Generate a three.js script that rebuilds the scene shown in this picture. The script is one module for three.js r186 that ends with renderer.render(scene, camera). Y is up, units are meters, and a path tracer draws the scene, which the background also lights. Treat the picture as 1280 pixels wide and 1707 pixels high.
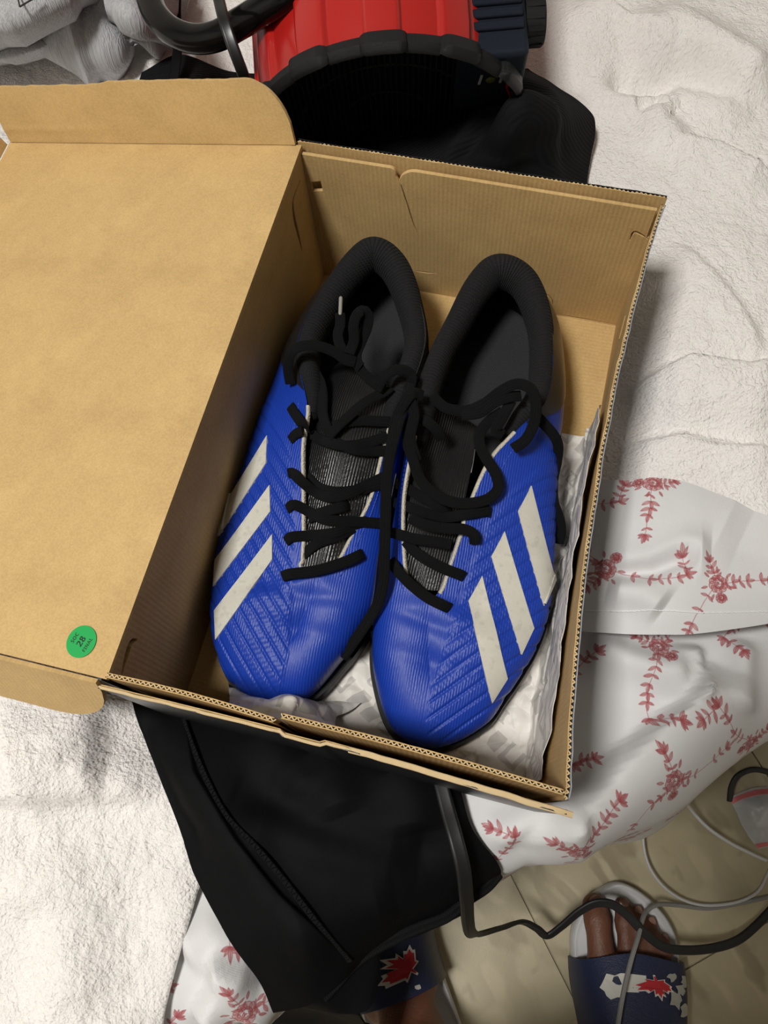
import * as THREE from 'three';
import { RectAreaLightUniformsLib } from 'three/addons/lights/RectAreaLightUniformsLib.js';
import { RoundedBoxGeometry } from 'three/addons/geometries/RoundedBoxGeometry.js';
import { MarchingCubes } from 'three/addons/objects/MarchingCubes.js';
import { mergeGeometries, mergeVertices } from 'three/addons/utils/BufferGeometryUtils.js';
import { MeshBVH } from 'three-mesh-bvh';

// ---------------------------------------------------------------- camera, light, exposure
const BED = 0.45;                                   // the box stands this high above the floor; below, y = 0 is the bed top
const FOCAL = 1334.3;                               // in pixels of the 1280 x 1707 frame
const scene = new THREE.Scene();
const camera = new THREE.PerspectiveCamera(2 * Math.atan(853.5 / FOCAL) * 180 / Math.PI, 1280 / 1707, 0.02, 20);
camera.rotation.set(-1.20441965, 0.388177547, -0.151935302, 'YXZ');
camera.position.set(0.1697498, 0.5118402 + BED, 0.3610439);
camera.updateMatrixWorld();
const renderer = new THREE.WebGLRenderer({ antialias: true });
renderer.toneMapping = THREE.LinearToneMapping;
renderer.toneMappingExposure = 2.2;
renderer.shadowMap.enabled = true;
scene.background = new THREE.Color(0x000000);
RectAreaLightUniformsLib.init();
const LAMP = new THREE.Vector3(-0.30, 2.33, 0.67);  // ceiling lamp, ahead of and above the bed's near edge
const lampLight = new THREE.RectAreaLight(new THREE.Color(1.0, 0.985, 0.95), 52.5, 0.3, 0.3);
lampLight.position.copy(LAMP); lampLight.lookAt(LAMP.x, 0, LAMP.z);
scene.add(lampLight);

// ---------------------------------------------------------------- helpers
const V = (x, y, z) => new THREE.Vector3(x, y, z);
let seed = 7;
const rnd = () => { seed = (seed * 1664525 + 1013904223) >>> 0; return seed / 4294967296; };
const clamp = (x, a = 0, b = 1) => Math.min(b, Math.max(a, x));
const lerp = (a, b, t) => a + (b - a) * t;
const smooth = (a, b, x) => { const t = clamp((x - a) / (b - a)); return t * t * (3 - 2 * t); };
const hash = (i, j) => { let h = Math.imul(i, 374761393) ^ Math.imul(j, 668265263); h = Math.imul(h ^ (h >>> 13), 1274126177); return ((h ^ (h >>> 16)) >>> 0) / 4294967296; };
const mod = (a, n) => ((a % n) + n) % n;
function vnoise(x, y, p = 1e6) {                    // value noise 0..1, repeating after p
  const i = Math.floor(x), j = Math.floor(y), f = x - i, g = y - j;
  const u = f * f * f * (f * (f * 6 - 15) + 10), v = g * g * g * (g * (g * 6 - 15) + 10);
  const h = (a, b) => hash(mod(i + a, p), mod(j + b, p));
  return lerp(lerp(h(0, 0), h(1, 0), u), lerp(h(0, 1), h(1, 1), u), v);
}
function fbm(x, y, oct = 4, p = 1e6) { let s = 0, a = 0.5, n = 0; for (let k = 0; k < oct; k++) { s += a * vnoise(x + k * 17 * (p < 1e6 ? 0 : 1), y, p); n += a; a /= 2; x *= 2; y *= 2; p *= 2; } return s / n; }
function worley(x, y, p = 1e6) {                    // nearest and second nearest cell distance
  const i = Math.floor(x), j = Math.floor(y); let a = 9, b = 9;
  for (let m = -1; m < 2; m++) for (let n = -1; n < 2; n++) {
    const ci = mod(i + m, p), cj = mod(j + n, p), d = Math.hypot(i + m + hash(ci, cj) - x, j + n + hash(ci + 91, cj + 57) - y);
    if (d < a) { b = a; a = d; } else if (d < b) b = d;
  }
  return [a, b];
}
function tex(n, fn, repeat = 1, color = false) {     // square DataTexture from fn(u, v) -> grey or [r, g, b], 0..1
  const d = new Uint8Array(n * n * 4);
  for (let j = 0, o = 0; j < n; j++) for (let i = 0; i < n; i++, o += 4) {
    const c = fn(i / n, j / n);
    if (typeof c === 'number') d[o] = d[o + 1] = d[o + 2] = 255 * clamp(c); else { d[o] = 255 * clamp(c[0]); d[o + 1] = 255 * clamp(c[1]); d[o + 2] = 255 * clamp(c[2]); }
    d[o + 3] = 255;
  }
  const t = new THREE.DataTexture(d, n, n); t.wrapS = t.wrapT = THREE.RepeatWrapping; t.magFilter = THREE.LinearFilter; t.minFilter = THREE.LinearMipmapLinearFilter;
  t.repeat.set(repeat, repeat); if (color) t.colorSpace = THREE.SRGBColorSpace; t.needsUpdate = true; return t;
}
function canvasTex(w, h, draw, rx = 1, ry = rx) {
  const c = document.createElement('canvas'); c.width = w; c.height = h; draw(c.getContext('2d'), w, h);
  const t = new THREE.CanvasTexture(c); t.colorSpace = THREE.SRGBColorSpace; t.wrapS = t.wrapT = THREE.RepeatWrapping; t.repeat.set(rx, ry); return t;
}
const mat = (o) => new THREE.MeshPhysicalMaterial({ side: THREE.DoubleSide, ...o });
const rgb = (r, g, b) => new THREE.Color().setRGB(r, g, b);

// a survey of the photograph: where the sight line through a pixel reaches a given height over the bed top
const camPos = camera.position.clone().setY(camera.position.y - BED);
function sight(px, py) { return V((px - 640) / FOCAL, -(py - 853.5) / FOCAL, -1).applyQuaternion(camera.quaternion); }
function P(px, py, h) { const d = sight(px, py); return camPos.clone().addScaledVector(d, (h - camPos.y) / d.y); }
function onZ(px, py, z) { const d = sight(px, py); return camPos.clone().addScaledVector(d, (z - camPos.z) / d.z); }
function onX(px, py, x) { const d = sight(px, py); return camPos.clone().addScaledVector(d, (x - camPos.x) / d.x); }

// things: base is in bed coordinates; parts are built in bed coordinates too and moved into the group
const used = new Map();
const numbered = (n) => { const k = used.get(n) ?? 0; used.set(n, k + 1); return k ? n + '_' + String(k).padStart(3, '0') : n; };
const shade = (m) => { m.castShadow = m.receiveShadow = true; return m; };
function thing(name, label, category, base, group) {
  const g = new THREE.Group(); g.name = numbered(name); g.position.set(base[0], base[1] + BED, base[2]);
  g.userData = { label, category }; if (group) g.userData.group = group; g.base = base; scene.add(g); return g;
}
function part(g, name, geo, m, label, kind) {
  let r = g; while (r && !r.base) r = r.parent;
  geo.translate(-r.base[0], -r.base[1], -r.base[2]);
  const o = shade(new THREE.Mesh(geo, m)); o.name = name; if (label) o.userData.label = label; if (kind) o.userData.kind = kind; g.add(o); return o;
}
function single(name, label, category, geo, m, base, group) {   // a thing that is one mesh
  geo.translate(-base[0], -base[1], -base[2]);
  const o = shade(new THREE.Mesh(geo, m)); o.name = numbered(name); o.position.set(base[0], base[1] + BED, base[2]);
  o.userData = { label, category }; if (group) o.userData.group = group; o.base = base; scene.add(o); return o;
}
function structure(name, geo, m) { const o = shade(new THREE.Mesh(geo, m)); o.name = name; o.userData.kind = 'structure'; scene.add(o); return o; }

// grids of points: nu columns, nv rows
function gridGeo(pts, nu, nv, uv, wrap = false) {
  const pos = new Float32Array(nu * nv * 3), t = new Float32Array(nu * nv * 2), idx = [];
  pts.forEach((p, k) => { pos[3 * k] = p.x; pos[3 * k + 1] = p.y; pos[3 * k + 2] = p.z; const q = uv ? uv[k] : [(k % nu) / (nu - 1), Math.floor(k / nu) / (nv - 1)]; t[2 * k] = q[0]; t[2 * k + 1] = q[1]; });
  for (let j = 0; j < nv - 1; j++) for (let i = 0; i < (wrap ? nu : nu - 1); i++) {
    const a = j * nu + i, b = j * nu + (i + 1) % nu, c = a + nu, d = b + nu; idx.push(a, d, b, a, c, d);
  }
  const g = new THREE.BufferGeometry(); g.setAttribute('position', new THREE.BufferAttribute(pos, 3)); g.setAttribute('uv', new THREE.BufferAttribute(t, 2)); g.setIndex(idx); g.computeVertexNormals(); return g;
}
function normalsOf(pts, nu, nv, wrap) { const g = gridGeo(pts, nu, nv, null, wrap), n = g.attributes.normal; return pts.map((_, k) => V(n.getX(k), n.getY(k), n.getZ(k))); }
function solid(pts, nu, nv, t, uv, wrap = false) {   // a sheet of thickness t: pts is the upper face (normal side given by the grid's winding)
  const n = normalsOf(pts, nu, nv, wrap), low = pts.map((p, k) => p.clone().addScaledVector(n[k], -t));
  const top = gridGeo(pts, nu, nv, uv, wrap), bot = gridGeo(low, nu, nv, uv, wrap); const ix = bot.index.array; for (let k = 0; k < ix.length; k += 3) { const s = ix[k]; ix[k] = ix[k + 1]; ix[k + 1] = s; } bot.computeVertexNormals();
  const rim = [], ruv = [];
  const ring = [];
  if (!wrap) { for (let i = 0; i < nu; i++) ring.push(i); for (let j = 1; j < nv; j++) ring.push(j * nu + nu - 1); for (let i = nu - 2; i >= 0; i--) ring.push((nv - 1) * nu + i); for (let j = nv - 2; j >= 0; j--) ring.push(j * nu); }
  const strips = wrap ? [[...Array(nu).keys(), 0], [...Array(nu).keys(), 0].map((i) => (nv - 1) * nu + i)] : [ring];
  const out = [top, bot];
  for (const r of strips) { const q = [], u = []; for (const k of r) { q.push(low[k]); u.push(uv ? uv[k] : [0, 0]); } for (const k of r) { q.push(pts[k]); u.push(uv ? uv[k] : [0, 0]); } out.push(gridGeo(q, r.length, 2, u)); }
  return mergeGeometries(out);
}
const cr = (a, b, c, d, t) => 0.5 * (2 * b + (c - a) * t + (2 * a - 5 * b + 4 * c - d) * t * t + (3 * b - a - 3 * c + d) * t * t * t);
function spline(list, t) {                            // list of number arrays, open Catmull-Rom, t 0..1
  const n = list.length - 1, x = clamp(t) * n, i = Math.min(n - 1, Math.floor(x)), f = x - i, at = (k) => k < 0 ? list[0].map((v, m) => 2 * v - list[1][m]) : k > n ? list[n].map((v, m) => 2 * v - list[n - 1][m]) : list[k];
  const a = at(i - 1), b = at(i), c = at(i + 1), d = at(i + 2); return b.map((_, m) => cr(a[m], b[m], c[m], d[m], f));
}
function patch(rows, nu, nv, lift) {                 // smooth surface through rows of points; lift(u, v, p) moves along the normal
  const arr = rows.map((r) => r.map((p) => [p.x, p.y, p.z])), pts = [], uv = [];
  for (let j = 0; j < nv; j++) for (let i = 0; i < nu; i++) {
    const col = arr.map((r) => spline(r, i / (nu - 1))), p = spline(col, j / (nv - 1)); pts.push(V(p[0], p[1], p[2]));
  }
  for (let j = 0; j < nv; j++) for (let i = 0; i < nu; i++) { const k = j * nu + i; uv.push([pts[k].x, pts[k].z]); }
  if (lift) { const n = normalsOf(pts, nu, nv); pts.map((p, k) => lift((k % nu) / (nu - 1), Math.floor(k / nu) / (nv - 1), p)).forEach((h, k) => pts[k].addScaledVector(n[k], h)); }
  return { pts, nu, nv, uv };
}
const up = (rows) => rows.map((r) => r.map(([px, py, h]) => P(px, py, h)));
const curve = (pts) => new THREE.CatmullRomCurve3(pts, false, 'centripetal');
function capTube(pts, r, seg = 120, sides = 12) {
  const c = curve(pts), g = [new THREE.TubeGeometry(c, seg, r, sides)];
  for (const t of [0, 1]) { const s = new THREE.SphereGeometry(r, sides, 6); s.translate(...c.getPoint(t).toArray()); g.push(s); }
  return mergeGeometries(g.map((x) => { x.deleteAttribute('uv1'); return x; }));
}
function ribbon(pts, ups, width, thick, seg, twist, lobes = 1) {   // flat lace or cord swept along a curve
  const c = curve(pts), n = seg ?? Math.max(12, Math.round(c.getLength() / 0.0016)), ring = [], S = 16;
  for (let k = 0; k < S; k++) { const a = k / S * 2 * Math.PI, cc = Math.cos(a), ss = Math.sin(a); let x = Math.sign(cc) * Math.pow(Math.abs(cc), 0.6), y = Math.sign(ss) * Math.pow(Math.abs(ss), 0.75); if (lobes === 2) y *= 0.62 + 0.38 * Math.min(1, Math.abs(x) * 1.9); ring.push([x * width / 2, y * thick / 2]); }
  const q = [], uv = []; let len = 0, last = null;
  for (let i = 0; i <= n; i++) {
    const t = i / n, p = c.getPointAt(t), T = c.getTangentAt(t);
    const tt = c.getUtoTmapping(t), x = tt * (pts.length - 1), a = Math.min(pts.length - 2, Math.floor(x)), U = ups[a].clone().lerp(ups[a + 1], x - a);
    const B = T.clone().cross(U).normalize(), N = B.clone().cross(T).normalize();
    if (twist) { const w = twist(t), b = B.clone(); B.multiplyScalar(Math.cos(w)).addScaledVector(N, Math.sin(w)); N.multiplyScalar(Math.cos(w)).addScaledVector(b, -Math.sin(w)); }
    if (last) len += p.distanceTo(last); last = p;
    ring.forEach(([x2, y2], k) => { q.push(p.clone().addScaledVector(B, x2).addScaledVector(N, y2)); uv.push([len, k / S * (2 * width)]); });
    q.push(q[q.length - S].clone()); uv.push([len, 2 * width]);
  }
  const g = gridGeo(q, S + 1, n + 1, uv), caps = [];
  for (const e of [0, n]) { const o = e * (S + 1), m = V(0, 0, 0); for (let k = 0; k < S; k++) m.add(q[o + k]); m.divideScalar(S); const cp = []; for (let k = 0; k <= S; k++) cp.push(m); for (let k = 0; k <= S; k++) cp.push(q[o + k]); caps.push(gridGeo(cp, S + 1, 2)); }
  return mergeGeometries([g, ...caps]);
}
function bx(x0, x1, y0, y1, z0, z1) { const g = new THREE.BoxGeometry(x1 - x0, y1 - y0, z1 - z0); g.translate((x0 + x1) / 2, (y0 + y1) / 2, (z0 + z1) / 2); return g; }
const noUV = (gs) => mergeGeometries(gs.map((g) => { let h = g.index ? g : g; for (const k of Object.keys(h.attributes)) if (!['position', 'normal', 'uv'].includes(k)) h.deleteAttribute(k); return h.index ? h.toNonIndexed() : h; }));
function flatUV(g, ax = 'x', ay = 'z') { const p = g.attributes.position, u = new Float32Array(p.count * 2), get = { x: (k) => p.getX(k), y: (k) => p.getY(k), z: (k) => p.getZ(k) }; for (let k = 0; k < p.count; k++) { u[2 * k] = get[ax](k); u[2 * k + 1] = get[ay](k); } g.setAttribute('uv', new THREE.BufferAttribute(u, 2)); return g; }
function lineDist(pts, x, z) {                        // distance to a polyline of [x, z], signed by side, and position along it 0..1
  let best = 9, side = 1, at = 0, total = pts.length - 1;
  for (let k = 0; k < total; k++) {
    const [ax, az] = pts[k], [bx2, bz] = pts[k + 1], dx = bx2 - ax, dz = bz - az, t = clamp(((x - ax) * dx + (z - az) * dz) / (dx * dx + dz * dz));
    const ex = x - ax - dx * t, ez = z - az - dz * t, d = Math.hypot(ex, ez); if (d < best) { best = d; side = Math.sign(dx * ez - dz * ex) || 1; at = (k + t) / total; }
  }
  return [best, side, at];
}
// folds of a cloth: lines given in the plan; ridge (amp > 0), groove (amp < 0) or a step down on one side
function folds(list) {
  const L = list.map(([pts, amp, w, kind, h = 0]) => ({ pts: pts.map(([a, b]) => { const p = P(a, b, h); return [p.x, p.z]; }), amp, w, kind }));
  return (x, z) => { let s = 0; for (const f of L) { const [d, side, at] = lineDist(f.pts, x, z), e = Math.min(1, 6 * at, 6 * (1 - at)); if (d > f.w * 4) continue;
    if (f.kind === 'step') s += f.amp * e * (side > 0 ? Math.exp(-Math.pow(d / (f.w * 1.6), 2)) : Math.exp(-Math.pow(d / (f.w * 0.22), 2)));
    else s += f.amp * e * Math.exp(-Math.pow(d / f.w, 2)); } return s; };
}

// ---------------------------------------------------------------- materials
const rid = (x) => 1 - Math.abs(2 * x - 1);
const fleeceBump = tex(1024, (u, v) => 0.42 * vnoise(u * 36 + 0.6 * Math.sin(v * 50.27), v * 36, 36) + 0.38 * vnoise(u * 78, v * 78, 78) + 0.25 * vnoise(u * 150, v * 150, 150), 10);
const fleeceColor = tex(256, (u, v) => { const n = fbm(u * 6, v * 6, 4, 6) - 0.5; return [0.945 + 0.03 * n, 0.928 + 0.035 * n, 0.912 + 0.04 * n]; }, 4, true);
const M = {};
M.fleece = mat({ map: fleeceColor, bumpMap: fleeceBump, bumpScale: 0.0013, roughness: 1, sheen: 0.3, sheenRoughness: 0.8, sheenColor: rgb(0.9, 0.88, 0.86) });
const kraftMap = (n) => tex(512, (u, v) => { const f = fbm(u * 5 + n, v * 5, 4, 5) - 0.5, s = hash(Math.floor(u * 512) + n * 900, Math.floor(v * 512)), w = vnoise(u * 128, v * 128, 128) - 0.5; const sp = s > 0.9965 ? -0.14 : s < 0.003 ? 0.08 : 0; const k = 0.07 * f + 0.05 * w + sp + 0.03 * (s - 0.5); return [0.775 + k, 0.648 + k * 0.95, 0.435 + k * 0.75]; }, 10, true);
const fluteBump = tex(512, (u, v) => 0.5 + 0.28 * Math.sin(u * 2 * Math.PI * 22) + 0.3 * (fbm(u * 40, v * 40, 2, 40) - 0.5) + 0.22 * (fbm(u * 4, v * 4, 3, 4) - 0.5), 16);
const paperBump = tex(512, (u, v) => 0.5 + 0.4 * (fbm(u * 60, v * 60, 2, 60) - 0.5) + 0.5 * (fbm(u * 5, v * 5, 3, 5) - 0.5), 8);
M.kraft = mat({ map: kraftMap(1), bumpMap: fluteBump, bumpScale: 0.00022, roughness: 0.82 });
M.kraftLid = mat({ map: kraftMap(2), bumpMap: paperBump, bumpScale: 0.0004, roughness: 0.78 });
M.kraftEdge = mat({ color: rgb(0.60, 0.45, 0.25), bumpMap: paperBump, bumpScale: 0.0005, roughness: 0.95 });
M.printBlack = mat({ color: rgb(0.012, 0.013, 0.016), bumpMap: paperBump, bumpScale: 0.0002, roughness: 0.32 });
M.printGrey = mat({ color: rgb(0.30, 0.31, 0.34), bumpMap: paperBump, bumpScale: 0.0003, roughness: 0.4 });
const weave = tex(256, (u, v) => 0.5 + 0.25 * Math.sin(u * 2 * Math.PI * 48) * Math.cos(v * 2 * Math.PI * 48) + 0.2 * (vnoise(u * 64, v * 64, 64) - 0.5), 25);
const fabricNoise = tex(512, (u, v) => 0.6 * vnoise(u * 170, v * 170, 170) + 0.4 * fbm(u * 30, v * 30, 3, 30), 12);
M.mattress = mat({ color: rgb(0.7, 0.69, 0.66), bumpMap: weave, bumpScale: 0.0003, roughness: 0.95 });
M.plainSheet = mat({ color: rgb(0.74, 0.74, 0.74), bumpMap: weave, bumpScale: 0.0002, roughness: 0.9 });
M.darkWood = mat({ color: rgb(0.06, 0.04, 0.028), bumpMap: paperBump, bumpScale: 0.0004, roughness: 0.6 });
M.wall = mat({ color: rgb(0.68, 0.65, 0.6), bumpMap: paperBump, bumpScale: 0.0006, roughness: 0.95 });

// flower print of the sheet: twigs with leaves and roses in rusty pink on white, 0.27 m per repeat
function floral(ctx, W) {
  ctx.fillStyle = '#dcdbdb'; ctx.fillRect(0, 0, W, W);
  let s = 11; const R = () => { s = (s * 1664525 + 1013904223) >>> 0; return s / 4294967296; };
  const ink = (a, d = 0) => `rgba(${170 - d},${80 - d * 0.6},${84 - d * 0.6},${a})`;
  const leaf = (x, y, a, L) => { ctx.save(); ctx.translate(x, y); ctx.rotate(a); ctx.beginPath(); ctx.moveTo(0, 0); ctx.quadraticCurveTo(L * 0.45, -L * 0.36, L, 0); ctx.quadraticCurveTo(L * 0.45, L * 0.36, 0, 0); ctx.fillStyle = ink(0.3 + 0.3 * R()); ctx.fill(); ctx.strokeStyle = ink(0.62, 15); ctx.lineWidth = 1.3; ctx.stroke(); ctx.beginPath(); ctx.moveTo(0, 0); ctx.lineTo(L * 0.9, 0); ctx.stroke(); ctx.restore(); };
  const rose = (x, y, r) => { for (let k = 0; k < 9; k++) { const a = k / 9 * 6.28, px = x + Math.cos(a) * r * 0.75, py = y + Math.sin(a) * r * 0.7; ctx.beginPath(); ctx.ellipse(px, py, r * 0.42, r * 0.3, a + 1.2, 0, 6.3); ctx.fillStyle = ink(0.36); ctx.fill(); ctx.strokeStyle = ink(0.7, 25); ctx.lineWidth = 1.4; ctx.stroke(); }
    for (let k = 0; k < 5; k++) { ctx.beginPath(); ctx.arc(x, y, r * (0.1 + 0.13 * k), k * 1.3, k * 1.3 + 3.9); ctx.strokeStyle = ink(0.85, 20); ctx.lineWidth = 2; ctx.stroke(); } };
  const sprig = (x, y, a, n, st, big) => { let px = x, py = y; ctx.lineCap = 'round'; for (let k = 0; k < n; k++) { const nx = px + Math.cos(a) * st, ny = py + Math.sin(a) * st; ctx.beginPath(); ctx.moveTo(px, py); ctx.lineTo(nx, ny); ctx.strokeStyle = ink(0.6, 5); ctx.lineWidth = 1.6; ctx.stroke();
      if (R() > 0.25 || big) { leaf(nx, ny, a + 0.9 + 0.4 * R(), 12 + 10 * R()); leaf(nx, ny, a - 0.9 - 0.4 * R(), 12 + 10 * R()); if (R() > 0.55) leaf(nx, ny, a + 0.1, 20); } px = nx; py = ny; a += (R() - 0.42) * 0.5; } leaf(px, py, a, 24); leaf(px, py, a + 0.7, 18); leaf(px, py, a - 0.7, 18); return [px, py, a]; };
  const motif = (x, y, a, size) => { const t = sprig(x, y, a, 9, 24 * size, false); sprig(x, y, a + 2.5, 8, 22 * size, false); sprig(x, y, a - 1.9, 4, 17 * size, true); sprig(t[0], t[1], t[2] + 1.1, 3, 15, true); rose(x, y, 27 * size); rose(x + Math.cos(a + 1) * 42 * size, y + Math.sin(a + 1) * 42 * size, 15 * size); for (let k = 0; k < 7; k++) leaf(x + Math.cos(k * 0.9) * 34 * size, y + Math.sin(k * 0.9) * 34 * size, k * 0.9, 20 * size); };
  const list = []; for (let k = 0; k < 4; k++) for (let n = 0; n < 4; n++) list.push([W * (k + 0.5 + 0.5 * (n % 2) + 0.35 * (hash(k, n) - 0.5)) / 4, W * (n + 0.5 + 0.4 * (hash(n, k + 9) - 0.5)) / 4, hash(k + 3, n) * 6.28, 0.66 + 0.24 * hash(n + 5, k)]);
  for (const m of list) { const keep = s; for (const dx of [-W, 0, W]) for (const dy of [-W, 0, W]) { s = keep; ctx.save(); ctx.translate(dx, dy); motif(...m); ctx.restore(); } }
}
const floralTex = canvasTex(1024, 1024, floral, 1 / 0.27);
M.floral = mat({ map: floralTex, bumpMap: weave, bumpScale: 0.00018, roughness: 0.88, sheen: 0.15, sheenColor: rgb(1, 1, 1) });
M.tile = mat({ map: tex(1024, (u, v) => { const a = fbm(u * 8, v * 8, 4, 8) - 0.5, w = fbm(u * 8 + 3, v * 8 + 1, 3, 8) * 1.2, st = smooth(0.6, 0.78, fbm(u * 26 + w, v * 14 + w, 3, 364)), li = smooth(0.5, 0.8, vnoise(u * 40 + w * 2, v * 18, 360)); const k = 0.12 * a - 0.10 * st + 0.05 * li; return [0.69 + k, 0.645 + k, 0.53 + k * 0.9]; }, 1.6, true), bumpMap: fabricNoise, bumpScale: 0.0001, roughness: 0.42 });

// ---------------------------------------------------------------- room, squared up with the bed
const TURN = Math.atan2(0.65, 0.76), T0 = V(Math.cos(TURN), 0, -Math.sin(TURN)), N0 = V(Math.sin(TURN), 0, Math.cos(TURN));
const room = (g) => { g.rotateY(TURN); return g; };
const RA = [-1.75, 1.85], RB = [-1.35, 2.1], RH = 2.42;
const floor = structure('floor', room(bx(RA[0] - 0.1, RA[1] + 0.1, -0.12, -0.004, RB[0] - 0.1, RB[1] + 0.1)), M.tile);
for (let i = 0; i < 4; i++) for (let j = 0; j < 4; j++) {   // vinyl tiles that show, each with a hairline joint
  const g = new RoundedBoxGeometry(0.3035, 0.004, 0.3035, 1, 0.0006), a = -0.36 + 0.305 * i, b = 0.33 + 0.305 * j;
  g.translate(a + 0.1525, -0.002, b + 0.1525); flatUV(g); const u = g.attributes.uv; for (let k = 0; k < u.count; k++) u.setXY(k, u.getX(k) + 0.37 * i + 0.11 * j, u.getY(k) + 0.23 * j);
  const o = shade(new THREE.Mesh(room(g), M.tile)); o.name = numbered('tile'); floor.add(o);
}
structure('ceiling', room(bx(RA[0] - 0.1, RA[1] + 0.1, RH, RH + 0.1, RB[0] - 0.1, RB[1] + 0.1)), M.wall);
structure('wall_left', room(bx(RA[0] - 0.1, RA[0], -0.004, RH, RB[0], RB[1])), M.wall);
structure('wall_right', room(bx(RA[1], RA[1] + 0.1, -0.004, RH, RB[0], RB[1])), M.wall);
structure('wall_back', room(bx(RA[0] - 0.1, RA[1] + 0.1, -0.004, RH, RB[0] - 0.1, RB[0])), M.wall);
structure('wall_front', room(bx(RA[0] - 0.1, RA[1] + 0.1, -0.004, RH, RB[1], RB[1] + 0.1)), M.wall);
{ // the lamp that lights the room
  const t = thing('ceiling_lamp', 'flat square white ceiling lamp above the bed edge', 'lamp', [LAMP.x, RH - BED, LAMP.z]);
  const h = new RoundedBoxGeometry(0.4, 0.05, 0.4, 2, 0.012); h.translate(LAMP.x, RH - BED - 0.025, LAMP.z); part(t, 'housing', h, mat({ color: rgb(0.8, 0.8, 0.8), roughness: 0.5 }));
  const d = new RoundedBoxGeometry(0.31, 0.03, 0.31, 2, 0.01); d.translate(LAMP.x, RH - BED - 0.058, LAMP.z); part(t, 'diffuser', d, mat({ color: rgb(0.9, 0.9, 0.9), emissive: rgb(1, 0.93, 0.83), emissiveIntensity: 2, roughness: 0.6 }));
}

// ---------------------------------------------------------------- bed and bedding
const EDGE = 0.402, RAD = 0.042, ARC = RAD * Math.PI / 2;   // where the bed top starts to roll over, and how tightly
const edgeAt = (a) => EDGE - 0.024 * Math.exp(-Math.pow((a + 0.18) / 0.09, 2));   // the edge gives way a little under the hanging clothes
function drape(a, b, off) {                          // a along the bed edge, b across it, unrolled over the edge
  const EDGE = edgeAt(a);
  let d = b, y = 0, nd = 0, ny = 1;
  if (b > EDGE + ARC) { d = EDGE + RAD; y = -RAD - (b - EDGE - ARC); nd = 1; ny = 0; } else if (b > EDGE) { const t = (b - EDGE) / RAD; d = EDGE + RAD * Math.sin(t); y = -RAD * (1 - Math.cos(t)); nd = Math.sin(t); ny = Math.cos(t); }
  return V(0, y + ny * off, 0).addScaledVector(T0, a).addScaledVector(N0, d + nd * off);
}
{
  const t = thing('bed', 'bed with white cover under the blankets', 'bed', [-0.2, -BED, -0.2]);
  const m = new RoundedBoxGeometry(1.9, 0.2, 1.4, 4, 0.04); m.translate(0, -0.124, EDGE + RAD - 0.736); part(t, 'mattress', room(m), M.mattress);
  part(t, 'bed_frame', room(bx(-0.94, 0.94, -0.32, -0.222, -0.95, EDGE - 0.02)), M.darkWood);
  for (const [a, b] of [[-0.88, -0.9], [0.88, -0.9], [-0.88, EDGE - 0.1], [0.88, EDGE - 0.1]]) part(t, 'leg', room(bx(a - 0.03, a + 0.03, -BED, -0.32, b - 0.03, b + 0.03)), M.darkWood);
  const pts = [], uv = [], nu = 120, nv = 90;
  for (let j = 0; j < nv; j++) for (let i = 0; i < nu; i++) { const a = lerp(-0.75, 0.8, i / (nu - 1)), b = lerp(-0.1, EDGE + ARC + 0.096 - 0.085 * Math.exp(-Math.pow((a + 0.172) / 0.06, 2)) + 0.012 * Math.sin(a * 5 + 1), j / (nv - 1)), f = smooth(EDGE, EDGE + ARC + 0.1, b); pts.push(drape(a, b, -0.013 + f * (0.012 + 0.006 * Math.sin(a * 31)))); uv.push([a, b]); }
  part(t, 'mattress_cover', solid(pts, nu, nv, 0.002, uv), M.plainSheet);
}
const crease = folds([[[[862, 1405], [930, 1345], [1020, 1268], [1100, 1205], [1150, 1165], [1178, 1110]], 0.012, 0.016, 'step', -0.02], [[[985, 1070], [1040, 1100], [1100, 1118], [1150, 1122]], 0.007, 0.012, 'ridge'], [[[1165, 1070], [1168, 1120], [1160, 1180]], 0.006, 0.01, 'step'], [[[1240, 1060], [1238, 1130], [1225, 1180]], 0.006, 0.009, 'ridge'],
  [[[800, 1400], [900, 1350], [960, 1330]], 0.006, 0.008, 'ridge'], [[[300, 1600], [350, 1560], [420, 1620]], 0.006, 0.014, 'ridge'], [[[310, 1700], [350, 1640], [360, 1580]], 0.008, 0.012, 'step'], [[[380, 1700], [430, 1650], [480, 1640]], 0.008, 0.01, 'ridge']]);
{
  const nu = 420, nv = 260, pts = [], uv = [];
  for (let j = 0; j < nv; j++) for (let i = 0; i < nu; i++) {
    const a = lerp(-0.62, 0.78, i / (nu - 1)), hem = EDGE + ARC + 0.074 - 0.085 * Math.exp(-Math.pow((a + 0.172) / 0.06, 2)) + 0.008 * Math.sin(a * 7 + 0.6) + 0.012 * smooth(0.1, -0.3, a), b = lerp(-0.12, hem, j / (nv - 1));
    const f = smooth(EDGE - 0.02, EDGE + ARC + 0.12, b), p = drape(a, b, -0.006);
    const off = -0.006 + f * (0.016 + 0.009 * Math.sin(a * 23 + 2 * Math.sin(a * 6)) + 0.004 * Math.sin(a * 61)) + 2.0 * crease(p.x, p.z) + 0.003 * (fbm(a * 9 + 20, b * 9 + 20, 3) - 0.5) * smooth(0.28, 0.4, b);
    pts.push(drape(a, b, off)); uv.push([a * 0.96 + 0.07, b * 0.96 - 0.05]);
  }
  single('floral_sheet', 'white sheet with pink flower sprigs hanging over the bed edge', 'sheet', solid(pts, nu, nv, 0.0012, uv), M.floral, [0.2, -0.006, 0.2]);
}
const BOXP = { W: 0.2286, D: 0.34, H: 0.1274 };
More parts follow.
